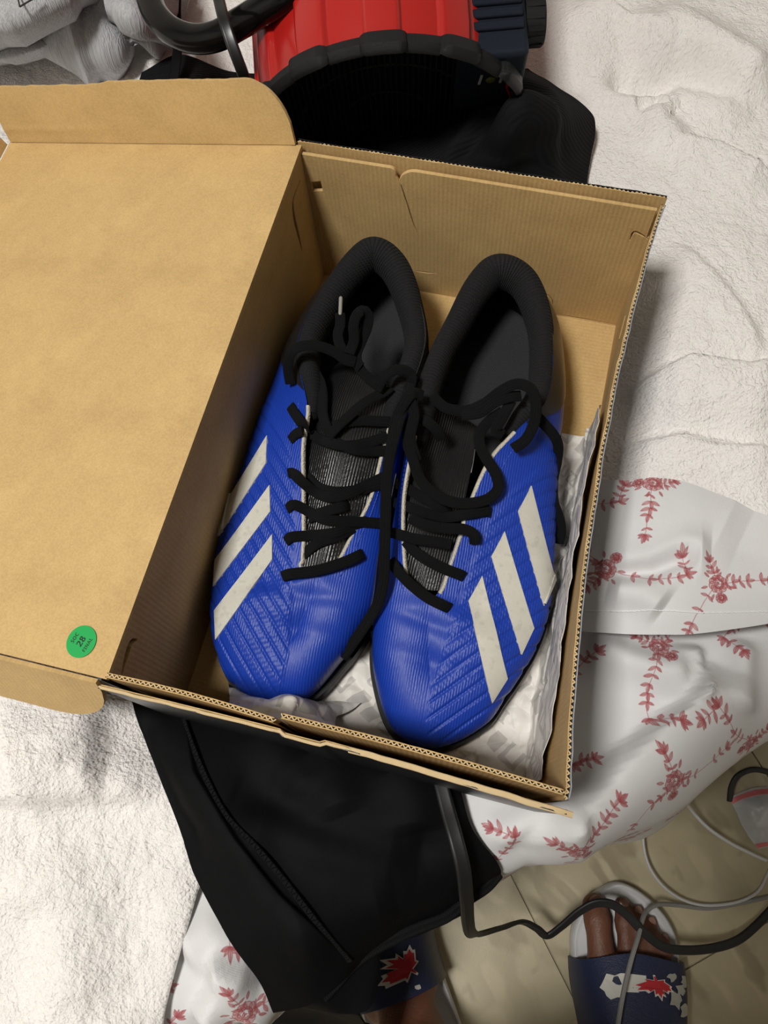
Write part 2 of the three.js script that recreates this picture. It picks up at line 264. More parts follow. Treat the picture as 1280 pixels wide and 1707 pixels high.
const inBox = (x, z, m) => smooth(m, 0, Math.max(-x, x - BOXP.W, -z, z - BOXP.D));  // 1 inside the footprint, fading over m outside it
{
  const F = folds([[[[870, 170], [960, 60], [1030, 10]], 0.018, 0.03, 'ridge', 0.02], [[[1060, 95], [1120, 60], [1200, 110], [1285, 160]], 0.02, 0.03, 'ridge', 0.02], [[[1010, 110], [1060, 130], [1140, 115], [1280, 172]], -0.014, 0.012, 'ridge', 0.02], [[[980, 120], [1030, 150], [1090, 160], [1105, 215], [1150, 190]], 0.009, 0.015, 'ridge', 0.02],
    [[[1062, 165], [1110, 155]], -0.01, 0.006, 'ridge', 0.02], [[[1120, 245], [1190, 250], [1290, 300]], 0.008, 0.02, 'step', 0.01], [[[1120, 410], [1180, 470], [1235, 540], [1260, 600]], 0.005, 0.02, 'step', 0.01],
    [[[1040, 652], [1090, 634], [1140, 622], [1230, 636], [1310, 624]], 0.015, 0.02, 'step', 0.01], [[[1030, 736], [1130, 742], [1200, 758], [1310, 764]], 0.007, 0.016, 'step', 0.01], [[[1290, 700], [1180, 690], [1100, 700]], 0.006, 0.02, 'ridge', 0.01],
    [[[260, 1326], [150, 1322], [80, 1330], [-40, 1330]], 0.007, 0.02, 'step', 0.02], [[[20, 1290], [110, 1250], [180, 1240]], 0.009, 0.03, 'ridge', 0.02], [[[100, 1400], [90, 1550], [110, 1720]], 0.006, 0.03, 'ridge', 0.02], [[[215, 1480], [200, 1600], [190, 1720]], -0.005, 0.02, 'ridge', 0.02], [[[60, 1500], [40, 1600], [20, 1720]], -0.005, 0.02, 'ridge', 0.02]]);
  const E = [V(0.7, 0, -0.9), V(0.7, 0, 0.0), V(0.42, 0, 0.13), V(0.27, 0, 0.2), V(0.2, 0, 0.245), V(0.115, 0, 0.31), P(430, 1300, 0.01), P(372, 1390, 0.012), P(326, 1478, 0.012), P(306, 1545, 0.012), P(284, 1620, 0.012), P(264, 1690, 0.012), P(250, 1770, 0.012), P(215, 1900, 0.012)].map((p) => [p.x, p.z]);
  const edgeX = (z) => { let k = 0; while (k < E.length - 2 && E[k + 1][1] < z) k++; const at = (n) => E[clamp(n, 0, E.length - 1)], [x1, z1] = at(k), [x2, z2] = at(k + 1), t = clamp((z - z1) / (z2 - z1), -1, 2), m1 = (x2 - at(k - 1)[0]) / (z2 - at(k - 1)[1]), m2 = (at(k + 2)[0] - x1) / (at(k + 2)[1] - z1), h = z2 - z1; return x1 * (2 * t * t * t - 3 * t * t + 1) + x2 * (3 * t * t - 2 * t * t * t) + h * (m1 * (t * t * t - 2 * t * t + t) + m2 * (t * t * t - t * t)); };
  const nu = 560, nv = 480, pts = [], uv = [];
  for (let j = 0; j < nv; j++) for (let i = 0; i < nu; i++) {
    const z = lerp(-0.78, 0.66, j / (nv - 1)), v = 1 - (1 - i / (nu - 1)) * 1, x1 = edgeX(z), x = lerp(-0.72, x1, 1 - Math.pow(1 - i / (nu - 1), 1.15)), b = x * N0.x + z * N0.z, a = x * T0.x + z * T0.z;
    const edge = clamp((x1 - x) / 0.022), inb = inBox(x, z, 0.05), lean = smooth(0.02, -0.16, x) * smooth(-0.14, 0.0, z) * smooth(0.62, 0.4, z);
    let h = 0.004 + 0.009 * Math.sqrt(edge) + 1.5 * F(x, z) + 0.016 * (fbm(x * 6 + 40, z * 6 + 40, 3) - 0.45) + lean * 0.03;
    h += (0.0022 * (fbm(x * 150, z * 150, 2) - 0.5) + 0.0008 * (vnoise(x * 420 + 9, z * 420) - 0.5)) * smooth(0, 0.012, x1 - x);
    h = lerp(h, -0.005, inb); h = lerp(h, Math.min(h, 0.006), smooth(0.12, 0.02, Math.hypot(x - 0.04, z + 0.12) - 0.1));
    pts.push(drape(a, b, h)); uv.push([x, z]);
  }
  single('fleece_blanket', 'thick white fleece blanket rumpled across the bed under the open box', 'blanket', solid(pts, nu, nv, 0.005, uv), M.fleece, [-0.1, -0.005, -0.1]);
}
{ // the hemmed piece of flowered cloth lying on the fleece
  const rows = up([[[985, 800, 0.020], [1060, 802, 0.030], [1128, 808, 0.030], [1200, 832, 0.028], [1290, 862, 0.028], [1420, 900, 0.028]], [[980, 880, 0.020], [1050, 880, 0.030], [1130, 890, 0.032], [1200, 900, 0.030], [1290, 930, 0.030], [1420, 960, 0.028]], [[975, 960, 0.020], [1040, 960, 0.026], [1130, 955, 0.034], [1200, 965, 0.034], [1290, 985, 0.032], [1420, 1010, 0.028]], [[968, 1052, 0.016], [1040, 1057, 0.021], [1100, 1058, 0.026], [1165, 1056, 0.028], [1290, 1038, 0.028], [1420, 1010, 0.026]]]);
  const F = folds([[[[1000, 962], [1080, 960], [1120, 945], [1150, 944]], -0.006, 0.006, 'ridge', 0.02], [[[1000, 950], [1080, 948], [1130, 928], [1170, 935]], 0.004, 0.013, 'ridge', 0.02], [[[1010, 985], [1070, 1000], [1100, 1020]], 0.005, 0.01, 'ridge', 0.02], [[[1040, 830], [1130, 850], [1230, 900]], 0.004, 0.03, 'ridge', 0.02]]);
  const q = patch(rows, 200, 140, (u, v, p) => 1.7 * F(p.x, p.z) + 0.003 * (fbm(p.x * 14 + 3, p.z * 14 + 8, 3) - 0.5));
  const t = thing('floral_pillowcase', 'flat flowered cloth with a stitched hem lying on the fleece beside the box', 'pillowcase', [0.36, 0.012, 0.1]);
  part(t, 'cloth', solid(q.pts, q.nu, q.nv, 0.0022, q.uv.map(([x, z]) => [x + 0.03, z + 0.1])), M.floral);
  const gs = []; for (let k = 0; k < 62; k++) { const u = 0.02 + k / 62 * 0.78, i = Math.round(u * (q.nu - 1)), j = Math.round(0.875 * (q.nv - 1)), p = q.pts[j * q.nu + i]; const g = new THREE.CapsuleGeometry(0.0004, 0.0018, 2, 5); g.rotateZ(Math.PI / 2); g.translate(p.x, p.y + 0.0003, p.z); gs.push(g); }
  part(t, 'stitching', mergeGeometries(gs), mat({ color: rgb(0.85, 0.85, 0.85), roughness: 0.9 }));
}

// ---------------------------------------------------------------- shoe box
const { W: BW, D: BD, H: BH } = BOXP, TH = 0.003;
const box = thing('shoe_box', 'open brown cardboard shoe box with its hinged lid folded back', 'box', [BW / 2, 0, BD / 2]);
{
  // a wall of corrugated board: two liners and a fluted sheet between, open at the top edge
  // along: point at s (0..1) on the outer face at height fraction f; inward: unit direction into the box
  function board(len, along, inward, y0, y1, o = {}) {
    const n = Math.round(len / 0.0022), th = o.th ?? TH, outer = [], inner = [], uvo = [], jag = (s, k) => (o.jag ?? 0.0006) * (fbm(s * len * 160 + k * 9, k * 7 + (o.seed ?? 0), 3) - 0.5) * 2.4;
    for (const [k, set, off] of [[0, outer, 0], [1, inner, th - 0.0005]]) for (let j = 0; j < 2; j++) for (let i = 0; i <= n; i++) { const s = i / n, p = along(s, j); set.push(p.clone().addScaledVector(inward, off).setY(j ? y1 + jag(s, k) : y0)); if (!k) uvo.push([s * len, j ? y1 : y0]); }
    const core = [], cuv = [], m = Math.round(len / 0.0027) * 8;
    for (let j = 0; j < 2; j++) for (let i = 0; i <= m; i++) { const s = i / m, p = along(s, j ? 1 : 0.9); core.push(p.clone().addScaledVector(inward, th * 0.5 + (th * 0.5 - 0.0006) * Math.sin(i / 8 * 2 * Math.PI + 3 * fbm(s * len * 60, 2, 2))).setY(j ? y1 - 0.0004 + jag(s, 3) : y1 - 0.012)); cuv.push([s * len, y1]); }
    const flip = (g) => { const ix = g.index.array; for (let k = 0; k < ix.length; k += 3) { const s = ix[k]; ix[k] = ix[k + 1]; ix[k + 1] = s; } g.computeVertexNormals(); return g; };
    return { outer: solid(outer, n + 1, 2, 0.0005, uvo), inner: solid(inner, n + 1, 2, 0.0005, uvo), core: solid(core, m + 1, 2, 0.0006, cuv) };
  }
  const putBoard = (name, b, outMat) => { const w = part(box, name, b.inner, M.kraft); part(w, 'outer_liner', b.outer, outMat); part(w, 'fluting', b.core, M.kraftEdge); return w; };
  part(box, 'bottom_panel', flatUV(bx(0, BW, 0, TH, 0, BD), 'z', 'x'), M.kraft);
  const bow = (s) => 0.0105 * Math.pow(Math.sin(Math.PI * clamp(s * 1.02)), 0.8) + 0.0008 * (fbm(s * 30, 4, 2) - 0.5);
  const rightX = (z, y) => BW - bow(z / BD) * (y / BH);      // the long wall bows inwards at the top
  putBoard('side_wall', board(BD, (s, f) => V(BW - bow(s) * f, 0, s * BD), V(-1, 0, 0), 0.001, BH - 0.0005, { seed: 3, th: 0.0025, jag: 0.0008 }), M.printGrey);
  // the front: outer board, and an inner board broken in two
  const fx = (s, f) => V(s * BW, 0, BD + 0.0035 - 0.001 * f * Math.sin(s * 3.1) - (s > 0.41 && s < 0.5 ? -0.0012 : 0) + 0.002 * f * smooth(0.5, 1, s)), fb = board(BW, fx, V(0, 0, -1), 0.001, BH - 0.0022, { seed: 5, jag: 0.0007, th: 0.0022 });
  const fw = part(box, 'front_wall', fb.inner, M.kraft); part(fw, 'outer_liner', fb.outer, M.printBlack);
  for (const [s0, s1] of [[0.0, 0.405], [0.4, 0.56], [0.553, 1.012]]) { const l = []; for (let k = 0; k <= 20; k++) { const s = lerp(s0, s1, k / 20), p = fx(s, 1), e = Math.min(k, 20 - k) < 1 ? 0.0006 : 0; l.push(V(p.x, BH - 0.0024 - e + 0.0007 * (fbm(s * 40, 9, 3) - 0.5), p.z - 0.0004 + 0.0008 * (fbm(s * 25, 3, 2) - 0.5))); } part(fw, 'folded_edge', ribbon(l, l.map(() => V(0, 1, 0.25)), s0 < 0.5 ? 0.0017 : 0.0029, 0.0016), M.kraftEdge); }
  for (const [s0, s1, dz, sd] of [[0.012, 0.392, 0.001, 7], [0.4, 0.988, -0.0018, 8]]) { const b = board(BW * (s1 - s0), (s, f) => V(lerp(s0, s1, s) * BW, 0, BD - 0.0022 + dz * f * (sd === 7 ? s : 1 - s) - 0.0012 * Math.sin(Math.PI * s) * f), V(0, 0, -1), TH, BH + 0.0006, { seed: sd, jag: 0.001, th: 0.0025 }); const w = part(box, 'front_inner_panel', b.inner, M.kraft); part(w, 'outer_liner', b.outer, M.kraft); part(w, 'fluting', b.core, M.kraftEdge); }
  // flat panels with cut slits: outline and holes are given in the panel's own plane, then stood up
  function panel(outline, holes, th, place) {
    const s = new THREE.Shape(outline.map(([a, b]) => new THREE.Vector2(a, b)));
    for (const h of holes) s.holes.push(new THREE.Path(h.map(([a, b]) => new THREE.Vector2(a, b))));
    const g = new THREE.ExtrudeGeometry(s, { depth: th, bevelEnabled: true, bevelThickness: 0.0003, bevelSize: 0.0003, bevelSegments: 1, curveSegments: 8 }), p = g.attributes.position;
    const u = new Float32Array(p.count * 2); for (let k = 0; k < p.count; k++) { u[2 * k] = p.getX(k); u[2 * k + 1] = p.getY(k); }
    g.setAttribute('uv', new THREE.BufferAttribute(u, 2));
    for (let k = 0; k < p.count; k++) { const q = place(p.getX(k), p.getY(k), p.getZ(k)); p.setXYZ(k, q.x, q.y, q.z); } g.computeVertexNormals(); return g;
  }
  const slit = (pts, w) => { const c = curve(pts.map(([a, b]) => V(a, b, 0))), l = [], r = []; for (let k = 0; k <= 16; k++) { const p = c.getPoint(k / 16), t = c.getTangent(k / 16), e = w * (0.25 + 0.75 * Math.sin(Math.PI * clamp(k / 16, 0.04, 0.96))); l.push([p.x - t.y * e / 2, p.y + t.x * e / 2]); r.push([p.x + t.y * e / 2, p.y - t.x * e / 2]); } return [...l, ...r.reverse()]; };
  const arc = (cx, cy, rx, ry, a0, a1, n = 8) => [...Array(n + 1).keys()].map((k) => { const a = lerp(a0, a1, k / n); return [cx + rx * Math.cos(a), cy + ry * Math.sin(a)]; });
  // back wall: a printed outer board, a backing, and two inner flaps that meet in a curved slit
  putBoard('back_wall', board(BW, (s) => V(s * BW, 0, -0.0072), V(0, 0, 1), 0.001, BH, { seed: 11, jag: 0.0005, th: 0.0022 }), M.printBlack);
  const zB = (px, py) => { const p = onZ(px, py, 0.001); return [p.x, p.y]; }, back = (a, b, c) => V(a, b, -0.0016 + c);
  const sl = [[660, 288], [668, 310], [678, 340], [688, 372], [697, 393]].map(([a, b]) => zB(a, b)), topY = BH - 0.0045;
  const s0 = sl[0][0];
  part(box, 'back_flaps', panel([[0.0035, TH], [BW - TH - 0.0012, TH], [BW - TH - 0.0012, topY - 0.001], [s0 + 0.014, topY], ...arc(s0 + 0.013, topY - 0.012, 0.0115, 0.012, 1.57, 3.1, 8), ...[1, 2, 3].map((k) => [sl[k][0] + 0.0006, sl[k][1]]), sl[4], ...[3, 2, 1].map((k) => [sl[k][0] - 0.0006, sl[k][1]]), [s0 - 0.0006, topY - 0.006], ...arc(s0 - 0.004, topY - 0.004, 0.0035, 0.004, 0.1, 1.57, 5), [0.0035, topY]],
    [[[0.0062, 0.1], [0.0136, 0.1024], [0.014, 0.0934], [0.0062, 0.0912]], slit([zB(688, 452), zB(708, 455), zB(729, 457)], 0.0014), slit([zB(1049, 402), zB(1057, 388), zB(1066, 391), zB(1085, 403)], 0.0022), slit([zB(893, 490), zB(908, 491), zB(919, 500), zB(921, 512)], 0.0014), slit([zB(920, 524), zB(970, 532), zB(1030, 543)], 0.0016)], 0.0018, back), M.kraft);
  // hinge wall with its curved slits
  const xL = (px, py) => { const p = onX(px, py, 0.003); return [p.z, p.y]; };
  part(box, 'hinge_wall', panel([[0.0005, TH], [BD - 0.005, TH], [BD - 0.005, BH - 0.0025], [0.0005, BH - 0.001]], [slit([xL(500, 300), xL(488, 335), xL(490, 362), xL(497, 392), xL(503, 418)], 0.0042), slit([xL(228, 1066), xL(217, 1074), xL(210, 1095), xL(202, 1126)], 0.006)], 0.0022, (a, b, c) => V(0.0008 + c, b, a)), M.kraft);
  part(box, 'hinge_wall_liner', flatUV(bx(-0.0016, 0.0006, 0.001, BH - 0.001, 0, BD), 'z', 'y'), M.printBlack);
  part(box, 'printed_mark', panel([[0, 0], [0.014, 0], [0.014, 0.0022], [0, 0.0022]], [], 0.00005, (a, b, c) => { const z = 0.058 + a * 0.93, y = 0.093 + b - a * 0.35; return V(rightX(z, y) - TH - 0.0006 - c, y, z); }), mat({ map: canvasTex(256, 40, (c, w, h) => { c.fillStyle = '#b0905c'; c.fillRect(0, 0, w, h); c.fillStyle = '#2a2620'; c.font = 'bold 34px sans-serif'; c.fillText('4 0 8 1 1 2 5 9', 4, 33); }, 1 / 0.014, 1 / 0.0022), roughness: 0.9 }));

  // lid: folded back 10 degrees below level, with end flaps
  const q = 10 * Math.PI / 180, e = V(-Math.cos(q), -Math.sin(q), 0), n = V(-Math.sin(q), Math.cos(q), 0), hinge = V(0.0005, BH - 0.0002, 0);
  const lidP = (s, z, off) => hinge.clone().addScaledVector(e, s).addScaledVector(n, off).add(V(0, 0, z));
  const LW = 0.2235, Z0 = -0.003, Z1 = 0.339;
  const grid = (nu, nv, f) => { const p = [], uv = []; for (let j = 0; j < nv; j++) for (let i = 0; i < nu; i++) { const [pt, t] = f(i / (nu - 1), j / (nv - 1)); p.push(pt); uv.push(t); } return [p, nu, nv, uv]; };
  const sheet = ([p, nu, nv, uv], th) => solid(p, nu, nv, th, uv);
  const lid = part(box, 'lid', sheet(grid(60, 80, (u, v) => { const s = LW * (1 - u) - 0.0028 * u, z = lerp(Z0, Z1, v); return [lidP(s, z, 0.0012 * Math.sin(Math.PI * v) * Math.sin(Math.PI * u) - 0.0006 * smooth(0.004, 0, s)), [s, z]]; }), 0.0026), M.kraftLid);
  const rimH = (s, H, r, rh) => s < r ? H - rh + rh * Math.sqrt(Math.max(0, 1 - Math.pow(1 - s / r, 2))) : H;
  const flapTop = (s) => rimH(s - 0.0005, 0.0385, 0.024, 0.03) + 0.0007 * (fbm(s * 90, 3, 3) - 0.5) * 2 - (s > 0.12 ? 0.0018 : 0) * smooth(0.12, 0.13, s);
  part(lid, 'lid_flap', sheet(grid(140, 24, (u, v) => { const s = 0.0008 + (LW - 0.002) * (1 - u), h = v * flapTop(s), cr2 = 0.0006 * Math.exp(-Math.pow((h - 0.009) / 0.0012, 2)) * smooth(0.1, 0.2, s); return [lidP(s, Z0 - 0.001 - h * 0.27 + cr2, h), [s, h]]; }), 0.0024), M.kraft);
  for (const [s, w] of [[0.163, 0.024], [0.132, 0.013], [0.098, 0.012]]) part(lid, 'torn_patch', sheet(grid(24, 4, (u, v) => { const t = s + w * (0.5 - u), h = flapTop(t) - 0.0002 - v * (0.0012 + 0.002 * fbm(u * 5, s * 90, 2)) * Math.sin(Math.PI * clamp(u, 0.02, 0.98)); return [lidP(t, Z0 - 0.0006 - h * 0.27, h), [t, h]]; }), 0.0004), M.kraftEdge);
  part(lid, 'lid_flap', sheet(grid(80, 20, (u, v) => { const s = 0.0015 + (LW - 0.004) * u, H = rimH(s - 0.001, 0.046, 0.05, 0.044), h = v * H; return [lidP(s, Z1 + 0.0008 + h * 0.36, -h * 0.93 - 0.0004), [s, -h]]; }), 0.0024), M.kraft);
  part(lid, 'lid_flap', sheet(grid(60, 16, (u, v) => { const z = lerp(Z0 + 0.003, Z1 - 0.003, u), h = v * 0.03; return [lidP(LW + 0.001 + h * 0.2, z, h), [z, h]]; }), 0.0024), M.kraft);
  const st = P(137, 1070, 0.124), sv = st.clone().sub(hinge), ss = sv.dot(e), sz = sv.z;
  const disc = new THREE.CylinderGeometry(0.0082, 0.0082, 0.0003, 48); disc.rotateY(0);
  const p = disc.attributes.position, uv = disc.attributes.uv; for (let k = 0; k < p.count; k++) uv.setXY(k, 0.5 + p.getX(k) / 0.0168, 0.5 - p.getZ(k) / 0.0168);
  disc.rotateZ(q); { const a = lidP(ss, sz, 0.0006); disc.translate(a.x, a.y, a.z); }
  part(lid, 'round_sticker', disc, mat({ map: canvasTex(256, 256, (c) => { c.fillStyle = '#17a24f'; c.fillRect(0, 0, 256, 256); c.translate(128, 128); c.rotate(-1.33); c.fillStyle = '#10241a'; c.textAlign = 'center'; c.font = 'bold 44px sans-serif'; c.fillText('SOC', 0, -52); c.font = 'bold 74px sans-serif'; c.fillText('28', 0, 24); c.font = 'bold 40px sans-serif'; c.fillText('FINAL', 0, 78); }), roughness: 0.45 }), 'small round green price sticker');
  box.rightX = rightX;
}
const rightX = box.rightX; delete box.rightX;

// ---------------------------------------------------------------- printed tissue paper in the box
const tissuePrint = canvasTex(1024, 1024, (c, W) => {
  c.fillStyle = '#e9e4dc'; c.fillRect(0, 0, W, W); c.fillStyle = 'rgba(128,125,122,0.34)';
  for (let r = 0; r < 5; r++) for (let k = -1; k < 4; k++) { const x = k * 300 + (r % 2) * 150, y = r * 205 + 60; c.font = 'bold 64px sans-serif'; c.fillText('UZZI', x, y);
    c.save(); c.translate(x + 6, y + 26); for (let b = 0; b < 3; b++) { c.fillRect(b * 62, 0, 44, 60); } c.clearRect; c.restore(); c.strokeStyle = 'rgba(128,125,122,0.34)'; c.lineWidth = 17; c.lineJoin = 'round'; c.beginPath(); c.moveTo(x + 200, y + 20); c.lineTo(x + 200, y + 80); c.lineTo(x + 258, y + 80); c.lineTo(x + 258, y + 20); c.stroke(); }
}, 1 / 0.19);
M.tissue = mat({ map: tissuePrint, roughness: 0.55, transmission: 0.08, thickness: 0, bumpMap: tex(512, (u, v) => { const [a, b] = worley(u * 7 + 0.8 * fbm(u * 4, v * 4, 2, 4), v * 7 + 0.8 * fbm(u * 4 + 2, v * 4, 2, 4), 7); return 0.7 * (b - a) + 0.35 * fbm(u * 14, v * 14, 3, 14); }, 9), bumpScale: 0.0018 });
{
  const crumple = (x, z) => { const [a, b] = worley(x * 34 + 2 + fbm(x * 30, z * 30, 2), z * 34 + fbm(z * 30, x * 30, 2)), [c, d] = worley(x * 85, z * 85 + 5); return 0.0044 * (b - a) + 0.001 * (d - c); };
  const rows = [], wallH = [[0.098, 0.04], [0.13, 0.098], [0.165, 0.115], [0.2, 0.092], [0.235, 0.086], [0.27, 0.084], [0.305, 0.08], [0.334, 0.06]];
  for (const [z, h] of wallH) { const w = (y) => rightX(z, y) - TH - 0.0022, f = 0.005; rows.push([V(0.05 + 0.02 * smooth(0.2, 0.3, z), f, z), V(0.1, f, z), V(0.15, f, z), V(0.19, f + 0.001, z), V(w(0.004) - 0.006, f + 0.004, z), V(w(h * 0.4) - 0.002, f + h * 0.35, z), V(w(h * 0.7), h * 0.7, z - 0.004), V(w(h), h, z - 0.006)]); }
  const qd = patch(rows, 300, 260), q = patch(rows, 300, 260, (u, v, p) => { const e = smooth(0, 0.04, u); return crumple(p.x + p.y * 0.6, p.z) * (p.y > 0.02 ? 0.55 : 1); });
  const t = thing('tissue_paper', 'crumpled white tissue paper with grey block letters lining the box', 'tissue paper', [0.15, 0.004, 0.22]);
  part(t, 'sheet', solid(q.pts, q.nu, q.nv, 0.0003, q.uv.map(([x, z], k) => { const a = 0.5; return [(x + q.pts[k].y) * Math.cos(a) + z * Math.sin(a), -z * Math.cos(a) + (x + q.pts[k].y) * Math.sin(a)]; })), M.tissue);
  // the edge that curls up at the front
  const cu = patch(up([[[378, 1140, 0.012], [420, 1165, 0.016], [470, 1172, 0.02], [530, 1170, 0.012], [600, 1180, 0.008]], [[382, 1150, 0.03], [430, 1168, 0.05], [480, 1164, 0.058], [505, 1176, 0.05], [560, 1195, 0.02]], [[384, 1172, 0.045], [430, 1182, 0.062], [485, 1172, 0.062], [496, 1190, 0.055], [560, 1220, 0.03]], [[385, 1192, 0.06], [420, 1200, 0.066], [470, 1208, 0.066], [498, 1212, 0.06], [560, 1236, 0.045]]]), 70, 50, (u, v, p) => crumple(p.x, p.z + p.y));
  part(t, 'curled_edge', solid(cu.pts, cu.nu, cu.nv, 0.0003, cu.uv), M.tissue);
}

// ---------------------------------------------------------------- the pair of football shoes
M.blue = mat({ color: rgb(0.0085, 0.043, 0.36), roughness: 0.42, specularIntensity: 0.6, clearcoat: 0.1, clearcoatRoughness: 0.35, bumpMap: tex(512, (u, v) => { const w = 0.9 * fbm(u * 6, v * 6, 2, 6); return 0.5 + 0.5 * Math.sin((u * 9 + w * 0.35) * 2 * Math.PI) * (0.55 + 0.45 * vnoise(u * 18, v * 30, 90)) ; }, 74), bumpScale: 0.00016 });
M.blackLeather = mat({ color: rgb(0.012, 0.012, 0.013), roughness: 0.36, clearcoat: 0.2, clearcoatRoughness: 0.4, bumpMap: fabricNoise, bumpScale: 0.0001 });
M.sole = mat({ specularIntensity: 0.3, color: rgb(0.008, 0.008, 0.009), roughness: 0.45 });
const knit = tex(512, (u, v) => 0.5 + 0.42 * Math.sin(v * 2 * Math.PI * 18) * (0.7 + 0.3 * Math.cos(u * 2 * Math.PI * 30 + Math.PI * (Math.floor(v * 18) % 2))) + 0.1 * (vnoise(u * 128, v * 128, 128) - 0.5), 26);
M.knit = mat({ specularIntensity: 0.5, color: rgb(0.014, 0.014, 0.0155), roughness: 0.92, bumpMap: knit, bumpScale: 0.0014, sheen: 0.08, sheenRoughness: 0.5, sheenColor: rgb(0.2, 0.2, 0.22) });
M.lining = mat({ specularIntensity: 0.3, color: rgb(0.006, 0.006, 0.0065), roughness: 0.95, bumpMap: weave, bumpScale: 0.0004 });
M.insole = mat({ specularIntensity: 0.3, color: rgb(0.032, 0.033, 0.036), roughness: 0.9, bumpMap: tex(256, (u, v) => 0.5 + 0.5 * Math.sin(u * 2 * Math.PI * 24) * Math.sin(v * 2 * Math.PI * 24), 24), bumpScale: 0.0005, map: null });
M.tongue = mat({ color: rgb(0.012, 0.012, 0.013), roughness: 0.33, bumpMap: tex(256, (u, v) => 0.5 + 0.5 * Math.sin(u * 2 * Math.PI * 12) * (0.5 + 0.5 * vnoise(u * 24, v * 20, 120)), 55), bumpScale: 0.0004 });
M.lace = mat({ specularIntensity: 0.3, color: rgb(0.006, 0.006, 0.0065), roughness: 0.95, bumpMap: tex(256, (u, v) => { const x = u * 20, y = v * 20; return 0.5 + 0.4 * Math.sin((x + y * 0.5) * 2 * Math.PI) * Math.sin((x - y * 0.5) * 2 * Math.PI) + 0.2 * (hash(Math.floor(u * 256), Math.floor(v * 256)) - 0.5); }, 70), bumpScale: 0.0006, sheen: 0.07, sheenColor: rgb(0.2, 0.2, 0.22) });
M.cream = mat({ color: rgb(0.56, 0.52, 0.43), roughness: 0.95, bumpMap: fabricNoise, bumpScale: 0.0008 });
M.stripe = mat({ color: rgb(0.66, 0.645, 0.59), roughness: 0.72, bumpMap: weave, bumpScale: 0.0003, map: tex(256, (u, v) => { const k = 0.07 * (fbm(u * 6, v * 6, 4, 6) - 0.5) - 0.05 * smooth(0.62, 0.8, fbm(u * 14, v * 14, 3, 14)); return [0.97 + k, 0.965 + k, 0.945 + k]; }, 20, true) });
M.stitch = mat({ color: rgb(0.04, 0.09, 0.5), roughness: 0.7 });
M.trim = mat({ color: rgb(0.55, 0.55, 0.55), roughness: 0.5 });
M.aglet = mat({ color: rgb(0.35, 0.34, 0.3), roughness: 0.3, transmission: 0.2, thickness: 0 });

